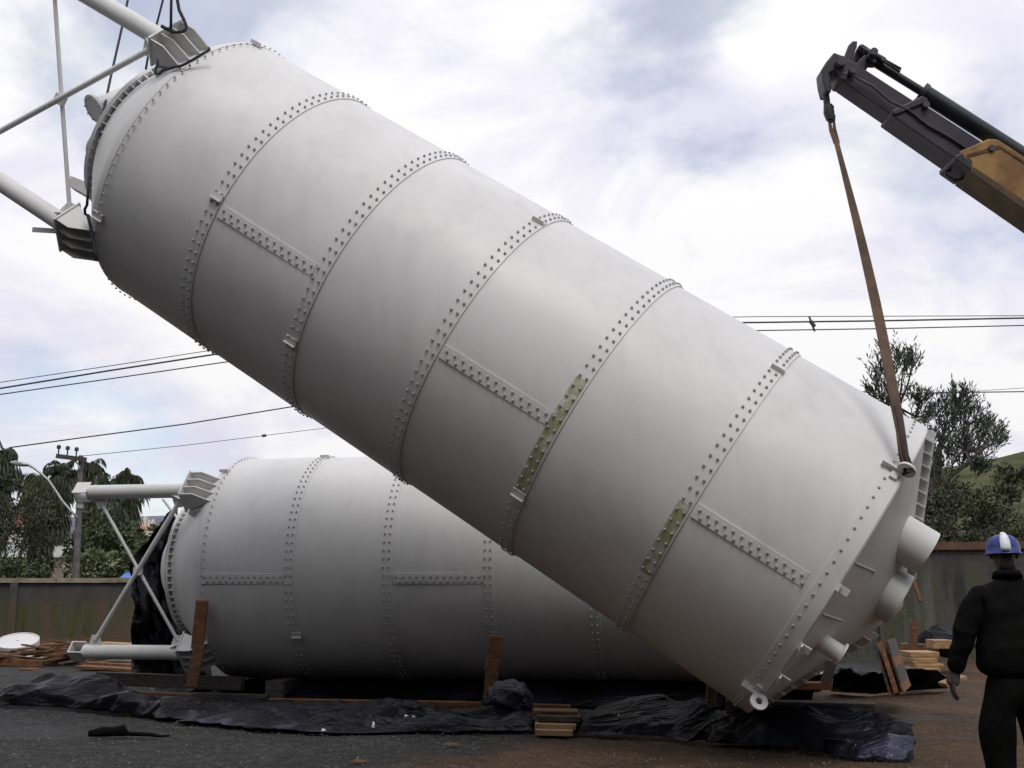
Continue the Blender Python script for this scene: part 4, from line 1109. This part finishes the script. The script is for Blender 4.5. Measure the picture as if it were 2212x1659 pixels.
# ------------------------------------------------------------------ black plastic sheets
def sheet(front_px, back, name, mat, label, nl, nc, amp, seed, lift, group=None, cat='plastic sheet', top=0.03):
    """a crumpled sheet lying between a front edge (picture points on the ground) and a back edge (picture points at a given depth)"""
    fr = [gnd(x, y) for x, y in front_px]; bk = [at(x, y, Y) for x, y, Y in back]
    def pick(P, f):
        g = f * (len(P) - 1); i = min(int(g), len(P) - 2); return P[i].lerp(P[i + 1], g - i)
    mb = MB()
    for i in range(nl + 1):
        f = i / nl; a, b = pick(fr, f), pick(bk, f)
        for j in range(nc + 1):
            q = j / nc
            p = a.lerp(b, q)
            p.z = b.z * (q ** 0.8) if lift > 0 else 0.0
            n1 = noise.noise(Vector((p.x * 1.3, p.y * 2.2, seed)))
            n2 = 1 - abs(noise.noise(Vector((p.x * 2.4 + p.y, p.y * 3.2 - p.x * .6, seed + 5)))) * 2
            wx = .8 * noise.noise(Vector((p.x * .9, p.y * .9, seed + 2)))
            n2 = 1 - abs(noise.noise(Vector((p.x * 1.1 + p.y * .8 + wx, (p.y * 2.6 - p.x * .55) * 1.3 + wx, seed + 5)))) * 2.6
            n3 = 1 - abs(noise.noise(Vector((p.x * 2.2 - p.y * 1.2 + wx * 2, p.y * 6.5 + p.x * 1.6 + wx, seed + 9)))) * 2.4
            e = min(1, q * 6) * min(1, min(f, 1 - f) * 14 + .15)
            p.z = max(0.006 + 0.02 * (n3 + 1) * .5, p.z + e * (lift * max(0, n1 + .25) + amp * .75 * n2 + amp * .16 * n3)) + 0.006
            p.y += .06 * n2 * (1 - q); p.x += .04 * n3
            mb.v.append(tuple(p))
    for i in range(nl):
        for j in range(nc):
            a = i * (nc + 1) + j; mb.f.append((a, a + nc + 1, a + nc + 2, a + 1))
    o = mb.build(name, mat, None, 'auto', base_of(mb))
    o.data.set_sharp_from_angle(angle=R_(55))
    sol = o.modifiers.new('thickness', 'SOLIDIFY'); sol.thickness = 0.004
    return tag(o, label, cat, group)
g = 'black plastic sheets on the ground'
sheet([(-60, 1527), (100, 1533), (215, 1541), (330, 1553), (440, 1566), (560, 1578), (700, 1590), (840, 1588), (980, 1586), (1152, 1584)],
      [(-60, 1492, 15.2), (40, 1492, 15.2), (170, 1474, 14.7), (225, 1478, 14.6), (300, 1520, 14.6), (430, 1530, 14.2), (600, 1532, 13.7), (800, 1540, 13.2), (1000, 1548, 12.8), (1080, 1545, 12.7), (1152, 1545, 12.6)],
      'plastic_sheet', TARP, 'long crumpled black plastic sheet lying along the foot of the level silo', 190, 26, .12, 1.0, .10, g)
sheet([(1228, 1588), (1330, 1594), (1450, 1600), (1560, 1612), (1680, 1624), (1790, 1636), (1880, 1648), (1966, 1650)],
      [(1250, 1560, 12.1), (1330, 1540, 12.2), (1440, 1530, 12.0), (1540, 1532, 11.5), (1660, 1545, 11.0), (1760, 1552, 10.85), (1880, 1562, 10.75), (1966, 1555, 10.55)],
      'plastic_sheet', TARP, 'crumpled black plastic sheet spread below the rim of the hoisted silo', 120, 26, .10, 21.0, .08, g)
sheet([(1770, 1632), (1850, 1645), (1920, 1649), (1970, 1648)], [(1780, 1602, 10.3), (1850, 1606, 10.25), (1910, 1600, 10.2), (1972, 1603, 10.2)],
      'plastic_sheet', TARPB, 'bluish wrinkled end of the plastic lying at its corner by the worker', 40, 16, .06, 33.0, .05, g, top=.05)
sheet([(380, 1562), (520, 1575), (700, 1588), (740, 1588)], [(420, 1545, 13.2), (560, 1556, 12.9), (690, 1562, 12.7), (800, 1560, 12.6)],
      'plastic_sheet', TARPB, 'dark blue fold of plastic along the front of the long sheet', 60, 14, .05, 43.0, .05, g)
sheet([(1790, 1500), (1880, 1505), (1960, 1498), (2040, 1492)], [(1800, 1462, 15.4), (1890, 1478, 15.6), (1960, 1462, 15.9), (2040, 1466, 16.2)],
      'plastic_sheet', TARP, 'black plastic heaped between the pallet and the pale boards', 50, 14, .10, 53.0, .10, g)
sheet([(330, 1508), (600, 1518), (900, 1525), (1200, 1530), (1500, 1535), (1760, 1526)],  # added to close the gap below the silo against light from behind
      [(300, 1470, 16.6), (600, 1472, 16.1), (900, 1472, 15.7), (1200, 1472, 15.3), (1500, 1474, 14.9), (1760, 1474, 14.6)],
      'plastic_sheet', TARP, 'black plastic added in the gap under the level silo to block light', 120, 20, .05, 63.0, .04, g)
def hang(name, outline, mat, label, Y0, lean, amp, seed, cat='plastic sheet', th=.05):
    """a sheet hanging in folds: the outline's span per row of picture heights"""
    mb = MB(); nl = 40; nc = 18
    ys = [o[0] for o in outline]
    for i in range(nl + 1):
        y = ys[0] + (ys[-1] - ys[0]) * i / nl
        for k in range(len(outline) - 1):
            if outline[k][0] <= y <= outline[k + 1][0] + 1e-6: break
        f = (y - outline[k][0]) / (outline[k + 1][0] - outline[k][0])
        xl = outline[k][1] + (outline[k + 1][1] - outline[k][1]) * f; xr = outline[k][2] + (outline[k + 1][2] - outline[k][2]) * f
        for j in range(nc + 1):
            x = xl + (xr - xl) * j / nc
            p = at(x, y, Y0 + lean * j / nc)
            p.y += amp * (noise.noise(Vector((x * .035, y * .008, seed))) + .5 * noise.noise(Vector((x * .09, y * .03, seed + 3))))
            p.z = max(p.z, 0.01)
            mb.v.append(tuple(p))
    for i in range(nl):
        for j in range(nc):
            a = i * (nc + 1) + j; mb.f.append((a, a + 1, a + nc + 2, a + nc + 1))
    o = mb.build(name, mat, None, 'auto', base_of(mb))
    sol = o.modifiers.new('thickness', 'SOLIDIFY'); sol.thickness = 0.004
    return tag(o, label, cat, g)
hang('plastic_sheet', [(1100, 372, 384), (1140, 340, 378), (1180, 300, 370), (1215, 284, 366), (1262, 283, 372), (1320, 297, 395), (1360, 283, 415), (1400, 281, 440), (1440, 277, 450), (1492, 276, 460)], TARP,
     'black plastic sheet hanging in folds behind the crossed braces of the level silo', 18.3, .5, .35, 3.0)
hang('plastic_sheet', [(1125, 352, 366), (1150, 343, 358), (1185, 330, 350), (1215, 316, 335)], TARPB, 'bluish plastic strip caught on the brace by the hopper flange', 17.55, .1, .12, 8.0)
# wrap over the roof end of the level silo
def wrap():
    u = RU; v = Vector((0, 0, 1)); w = u.cross(v)
    mb = MB(); n = 60; prof = [(7.1, 1.56), (7.45, 1.57), (7.62, 1.54), (7.9, 1.1), (8.2, .5), (8.3, .05)]
    for k in range(n):
        th = 2 * math.pi * k / n; e = v * math.cos(th) + w * math.sin(th)
        for t, r_ in prof:
            q = noise.noise(Vector((th * 2.5, t * 2, 2))) * .06 + abs(noise.noise(Vector((th * 6, t * 3, 7)))) * .06
            p = RP + u * (t + q * .5) + e * (r_ + q * .6)
            if p.z < .03: p.z = .03
            mb.v.append(tuple(p))
    for k in range(n):
        for i in range(len(prof) - 1):
            a = k * len(prof) + i; b = ((k + 1) % n) * len(prof) + i; mb.f.append((a, b, b + 1, a + 1))
    o = mb.build('plastic_wrap', TARP, None, 'auto', base_of(mb)); tag(o, 'black plastic wrapped over the roof end of the level silo', 'plastic wrap')
wrap()
# knotted bundle
def bundle():
    c = at(1098, 1512, 12.9)
    mb = MB(); nu, nv = 28, 14
    for j in range(nv + 1):
        ph = math.pi * j / nv
        for i in range(nu):
            th = 2 * math.pi * i / nu
            d = Vector((math.sin(ph) * math.cos(th), math.sin(ph) * math.sin(th), math.cos(ph)))
            k = 1 + .30 * noise.noise(d * 2.2 + Vector((3, 0, 0))) + .22 * (1 - 2 * abs(noise.noise(d * 4 + Vector((0, 5, 0)))))
            p = c + Vector((d.x * .22, d.y * .22, d.z * .17)) * k
            mb.v.append(tuple(p))
    for j in range(nv):
        for i in range(nu):
            a = j * nu + i; b = j * nu + (i + 1) % nu; mb.f.append((a, b, b + nu, a + nu))
    o = mb.build('plastic_bundle', TARPB, None, True, base_of(mb)); tag(o, 'knotted blue black plastic bundle heaped on the long sheet by the dark post', 'plastic bundle')
bundle()
# scraps
for i, (x, y, w, h, lab) in enumerate([(712, 1583, .16, .05, 'white rag at the front edge of the long plastic sheet'), (812, 1567, .07, .05, 'small white scrap on the long plastic sheet'), (893, 1555, .18, .06, 'folded pale scrap on the long plastic sheet'), (1345, 1545, .08, .03, 'tiny grey scrap on the sheet below the hoisted silo')]):
    c = at(x, y, gnd(x, y + 4).y + .05) if i == 0 else at(x, y, (0, 12.1, 12.35, 11.9)[i])
    mb = MB()
    for a_ in range(5):
        for b_ in range(3):
            mb.v.append(tuple(c + Vector((w * (a_ / 4 - .5), .05 * b_ - .05 + .02 * a_, h * (b_ / 2 - .2) + .02 * noise.noise(Vector((a_ * 1.3, b_ * 1.7, i))) - .012 * a_))))
    for a_ in range(4):
        for b_ in range(2):
            k = a_ * 3 + b_; mb.f.append((k, k + 3, k + 4, k + 1))
    o = mb.build('scrap', PAPER, None, True, base_of(mb)); sol = o.modifiers.new('thickness', 'SOLIDIFY'); sol.thickness = .004
    tag(o, lab, 'scrap', 'pale scraps on the plastic')
m = MB(); c = gnd(265, 1592)
m.tube([c + Vector((-.33, 0, .03)), c + Vector((-.2, .02, .045)), c + Vector((-.08, 0, .05)), c + Vector((0, .0, .06)), c + Vector((.05, 0, .03)), c + Vector((.25, .02, .02)), c + Vector((.38, -.05, .012)), c + Vector((.45, .0, .012))], [.03, .05, .045, .06, .022, .02, .013, .008], 7)
single(m, 'rag', TROUS, 'black twisted rag lying alone on the grey gravel', 'rag', None, True)
for i, (x, y, l, lab) in enumerate([(975, 1612, .2, 'thin dry leaf on the brown soil'), (775, 1649, .18, 'dry curled leaf at the lower picture edge')]):
    c = gnd(x, y); m = MB().prism([c + Vector((-l / 2, 0, .01)), c + Vector((-l * .1, .03, .03)), c + Vector((l / 2, 0, .015)), c + Vector((0, -.03, .012))], Vector((0, 0, .006)))
    single(m, 'dry_leaf', WOODB, lab, 'leaf', 'dry leaves')
# loose stones of the gravel
def stones():
    r = random.Random(4); mb = MB()
    for i in range(14000):
        x = r.uniform(-7.5, 6.5); y = r.uniform(9.3, 16.0) if i % 3 else r.uniform(16, 23)
        s = r.uniform(.004, .011) * (1.6 if r.random() < .04 else 1)
        c = Vector((x, y, s * .2)); a = r.uniform(0, 6.28)
        b = len(mb.v)
        for k in range(4):
            mb.v.append((x + s * math.cos(a + k * 1.57) * r.uniform(.7, 1.2), y + s * math.sin(a + k * 1.57) * r.uniform(.7, 1.2), .002 + .03 * noise.noise(Vector((x * .35, y * .35, 1)))))
        mb.v.append((x + r.uniform(-.3, .3) * s, y, s * r.uniform(.7, 1.1) + .03 * noise.noise(Vector((x * .35, y * .35, 1)))))
        for k in range(4): mb.f.append((b + k, b + (k + 1) % 4, b + 4))
    o = mb.build('gravel', simple('gravel_stone', (0.04, 0.037, 0.034), (0.19, 0.18, 0.17), 3.0, .85)); tag(o, kind='stuff')
stones()

# ------------------------------------------------------------------ the worker
def skin_mesh(name, chains, mat, parent, levels=2, root_i=0):
    """chains: lists of (point, rx, ry); the first point of a later chain may be an index pair (chain, i) it grows from"""
    vs, es, rad = [], [], []; idx = {}
    for ci, ch in enumerate(chains):
        prev = None
        for pi, it in enumerate(ch):
            if isinstance(it, tuple) and len(it) == 2 and isinstance(it[0], int):
                prev = idx[it]; continue
            p, rx, ry = it
            vs.append(tuple(p)); rad.append((rx, ry)); k = len(vs) - 1; idx[(ci, pi)] = k
            if prev is not None: es.append((prev, k))
            prev = k
    me = bpy.data.meshes.new(name + '_skeleton'); me.from_pydata(vs, es, [])
    o = bpy.data.objects.new(name + '_skeleton', me); COL.objects.link(o)
    sk = o.modifiers.new('skin', 'SKIN'); sk.use_smooth_shade = True; sk.branch_smoothing = .6
    for i, d in enumerate(me.skin_vertices[0].data):
        d.radius = rad[i]; d.use_root = (i == root_i)
    ss = o.modifiers.new('sub', 'SUBSURF'); ss.levels = levels; ss.render_levels = levels
    dg = bpy.context.evaluated_depsgraph_get(); dg.update()
    ev = o.evaluated_get(dg); m2 = bpy.data.meshes.new_from_object(ev)
    bpy.data.objects.remove(o); bpy.data.meshes.remove(me)
    m2.name = name; m2.materials.clear(); m2.materials.append(mat)
    m2.transform(Matrix.Translation(-ORG[parent.name]))
    m2.polygons.foreach_set('use_smooth', [True] * len(m2.polygons))
    ob = bpy.data.objects.new(name, m2); COL.objects.link(ob); ob.parent = parent; ORG[ob.name] = ORG[parent.name]
    return ob
def worker():
    B = Vector((3.325, 8.0, 0.0))
    root = thing('person', B, 'person seen from behind in dark work clothes and a blue helmet with a white stripe', 'person')
    V = lambda x, y, z: B + Vector((x, y, z))
    # hand with separate fingers, hanging beside the thigh
    hx, hy, hz = -0.385, 0.05, 0.80
    body = [[(V(0, 0, .92), .14, .10), (V(0, .0, 1.15), .14, .10), (V(0, .0, 1.38), .13, .09), (V(0, .01, 1.47), .062, .062), (V(0, .03, 1.555), .066, .07), (V(0, .045, 1.62), .080, .095), (V(0, .05, 1.70), .070, .085)],
            [(0, 2), (V(-.19, 0, 1.36), .055, .055), (V(-.30, .02, 1.10), .042, .042), (V(-.365, .06, .88), .028, .032), (V(hx, hy + .02, hz + .02), .022, .040), (V(hx - .004, hy + .02, hz - .035), .016, .040)],
            [(0, 2), (V(.19, 0, 1.36), .055, .055), (V(.29, .02, 1.10), .042, .042), (V(.335, .10, .88), .028, .032), (V(.34, .12, .80), .022, .040), (V(.34, .12, .76), .016, .036)],
            [(0, 0), (V(-.10, 0, .85), .085, .09), (V(-.12, .02, .48), .055, .06), (V(-.13, -.02, .10), .04, .045), (V(-.135, .06, .04), .04, .035)],
            [(0, 0), (V(.10, 0, .85), .085, .09), (V(.12, .02, .48), .055, .06), (V(.13, -.02, .10), .04, .045), (V(.135, .06, .04), .04, .035)]]
    b = skin_mesh('body', body, SKIN, root, 2)
    for ch in ([(V(-.366, .055, .885), .036, .040), (V(hx, hy + .02, .82), .028, .050), (V(hx - .004, hy + .02, .762), .022, .050)], [(V(.336, .095, .885), .036, .040), (V(.34, .12, .80), .028, .050), (V(.34, .12, .755), .022, .050)]):
        skin_mesh('glove', [ch], GLOVE, root, 2)
    # gloved fingers: four of different length, lightly curled, and a thumb from the side of the palm
    for side, (ox, oy, oz) in ((-1, (hx - .004, hy + .02, hz - .035)), (1, (.34, .12, .76))):
        for i, (dy, ln) in enumerate(((.033, .078), (.011, .088), (-.011, .082), (-.032, .064))):
            p0 = V(ox, oy + dy, oz + .02); c = -side * .5
            skin_mesh('finger', [[(p0, .0095, .0095), (p0 + Vector((0.0, 0, -.045)), .0095, .0095), (p0 + Vector((c * .022, 0, -.045 - ln * .42)), .0088, .0088), (p0 + Vector((c * .055, .0, -.045 - ln * .78)), .0078, .0078)]], GLOVE, b, 1)
        p0 = V(ox, oy + .03, oz + .05)
        skin_mesh('thumb', [[(p0, .011, .011), (p0 + Vector((-side * .012, .032, -.028)), .0105, .0105), (p0 + Vector((-side * .02, .04, -.06)), .009, .009)]], GLOVE, b, 1)
    # face, turned away from the viewer
    fc = V(0, .05, 1.635)
    MB().prism([fc + Vector((0, .09, .02)), fc + Vector((0, .125, -.02)), fc + Vector((0, .09, -.03))], Vector((.03, 0, 0))).build('nose', SKIN, b)
    for s in (-1, 1):
        MB().lathe(fc + Vector((s * .033, .083, .015)), Vector((0, 1, 0)), Vector((1, 0, 0)), Vector((0, 0, 1)), [(0, .014), (.006, .010), (.009, .001)], 10).build('eye', CAPW, b, True)
        skin_mesh('ear', [[(fc + Vector((s * .083, -.005, .028)), .012, .02), (fc + Vector((s * .090, -.012, 0)), .012, .02), (fc + Vector((s * .082, -.0, -.03)), .009, .012)]], SKIN, b, 1)
    MB().box(fc + Vector((0, .088, -.055)), (.025, 0, 0), (0, .006, 0), (0, 0, .005)).build('mouth', HAIR, b)
    # hair at the back of the head below the helmet
    skin_mesh('hair', [[(V(-.055, .01, 1.63), .062, .075), (V(0, -.005, 1.62), .075, .078), (V(.055, .01, 1.63), .062, .075)], [(0, 1), (V(0, -.003, 1.565), .088, .072), (V(0, .003, 1.515), .074, .060)]], HAIR, root, 2)
    # jacket: shoulders, sleeves, loose hem and collar
    jac = [[(V(0, .0, .80), .27, .175), (V(0, 0, 1.0), .262, .17), (V(0, -.01, 1.2), .265, .165), (V(0, -.012, 1.36), .225, .14), (V(0, .0, 1.46), .105, .085), (V(0, .008, 1.50), .082, .078)],
           [(0, 3), (V(-.20, -.005, 1.375), .092, .085), (V(-.275, .0, 1.22), .085, .082), (V(-.325, .02, 1.06), .075, .075), (V(-.36, .045, .92), .056, .058), (V(-.372, .058, .855), .044, .050)],
           [(0, 3), (V(.20, -.005, 1.375), .092, .085), (V(.27, .0, 1.22), .085, .082), (V(.31, .03, 1.06), .075, .075), (V(.335, .08, .92), .062, .062), (V(.338, .10, .86), .052, .054)]]
    j = skin_mesh('jacket', jac, BLACKF, root, 3)
    for i, vx in enumerate(j.data.vertices):
        c = vx.co; n_ = (1 - 2 * abs(noise.noise(Vector((c.x * 4 + c.z * 3, c.y * 4, c.z * 7 - c.x * 3))))) * .011 + noise.noise(Vector((c.x * 16, c.y * 12, c.z * 9 + 4))) * .006
        vx.co = c + vx.normal * n_
    col = MB().lathe(V(0, .006, 1.475), Vector((0, .12, 1)).normalized(), Vector((1, 0, 0)), Vector((0, 1, -.12)).normalized(), [(0, .100), (.045, .088), (.05, .078), (.01, .082)], 28, closed=True)
    col.build('collar', BLACKF, j, True)
    # trousers
    tr = [[(V(0, 0, .95), .18, .135), (V(0, 0, .84), .175, .135)],
          [(0, 1), (V(-.135, .0, .72), .165, .14), (V(-.145, .01, .48), .138, .125), (V(-.135, -.015, .22), .092, .095), (V(-.14, -.02, .07), .095, .10)],
          [(0, 1), (V(.135, .0, .72), .165, .14), (V(.145, .01, .48), .138, .125), (V(.135, -.015, .22), .092, .095), (V(.14, -.02, .07), .095, .10)]]
    t = skin_mesh('trousers', tr, TROUS, root, 3)
    for vx in t.data.vertices:
        c = vx.co; vx.co = c + vx.normal * (noise.noise(Vector((c.x * 9, c.y * 6, c.z * 5))) * .014)
    for s in (-1, 1):
        skin_mesh('boot', [[(V(s * .14, -.06, .055), .05, .05), (V(s * .145, .05, .045), .05, .042), (V(s * .155, .16, .035), .045, .034)]], HAIR, root, 2)
    # helmet: shell with a brim, centre ridge stripe and rear band
    hc = V(0, .045, 1.645); ez = Vector((0, .05, 1)).normalized(); ex = Vector((1, 0, 0)); ey = ez.cross(ex)
    prof = [(-.010, .126), (-.004, .125), (.0, .115), (.04, .114), (.08, .100), (.106, .074), (.121, .042), (.126, .004)]
    mb = MB().lathe(hc, ez, ex, ey, prof, 40)
    mb.v = [tuple(hc + Vector(((Vector(p) - hc).x * .93, (Vector(p) - hc).y * 1.12, (Vector(p) - hc).z))) for p in mb.v]
    h = mb.build('helmet', CAPB, root, True)
    st = MB()
    for (ang, half) in ((-38, 15),):
        for k in range(9):
            f = k / 8; rr_, tt = .1175 * math.cos(f * 1.35), .012 + .118 * math.sin(f * 1.35)
            for s in (-1, 1):
                th = R_(270 + ang * .45) + s * R_(half) * (1 + .35 * f)
                q = hc + ez * tt + (ex * math.cos(th) + Vector((0, 1, 0)) * math.sin(th)) * rr_
                d = q - hc; st.v.append(tuple(hc + Vector((d.x * .93, d.y * 1.12, d.z)) + d.normalized() * .010))
        for k in range(8): st.f.append((k * 2, k * 2 + 1, k * 2 + 3, k * 2 + 2))
    so_ = st.build('helmet_stripe', CAPW, h, True)
    sol = so_.modifiers.new('thickness', 'SOLIDIFY'); sol.thickness = .006; sol.offset = 0
worker()
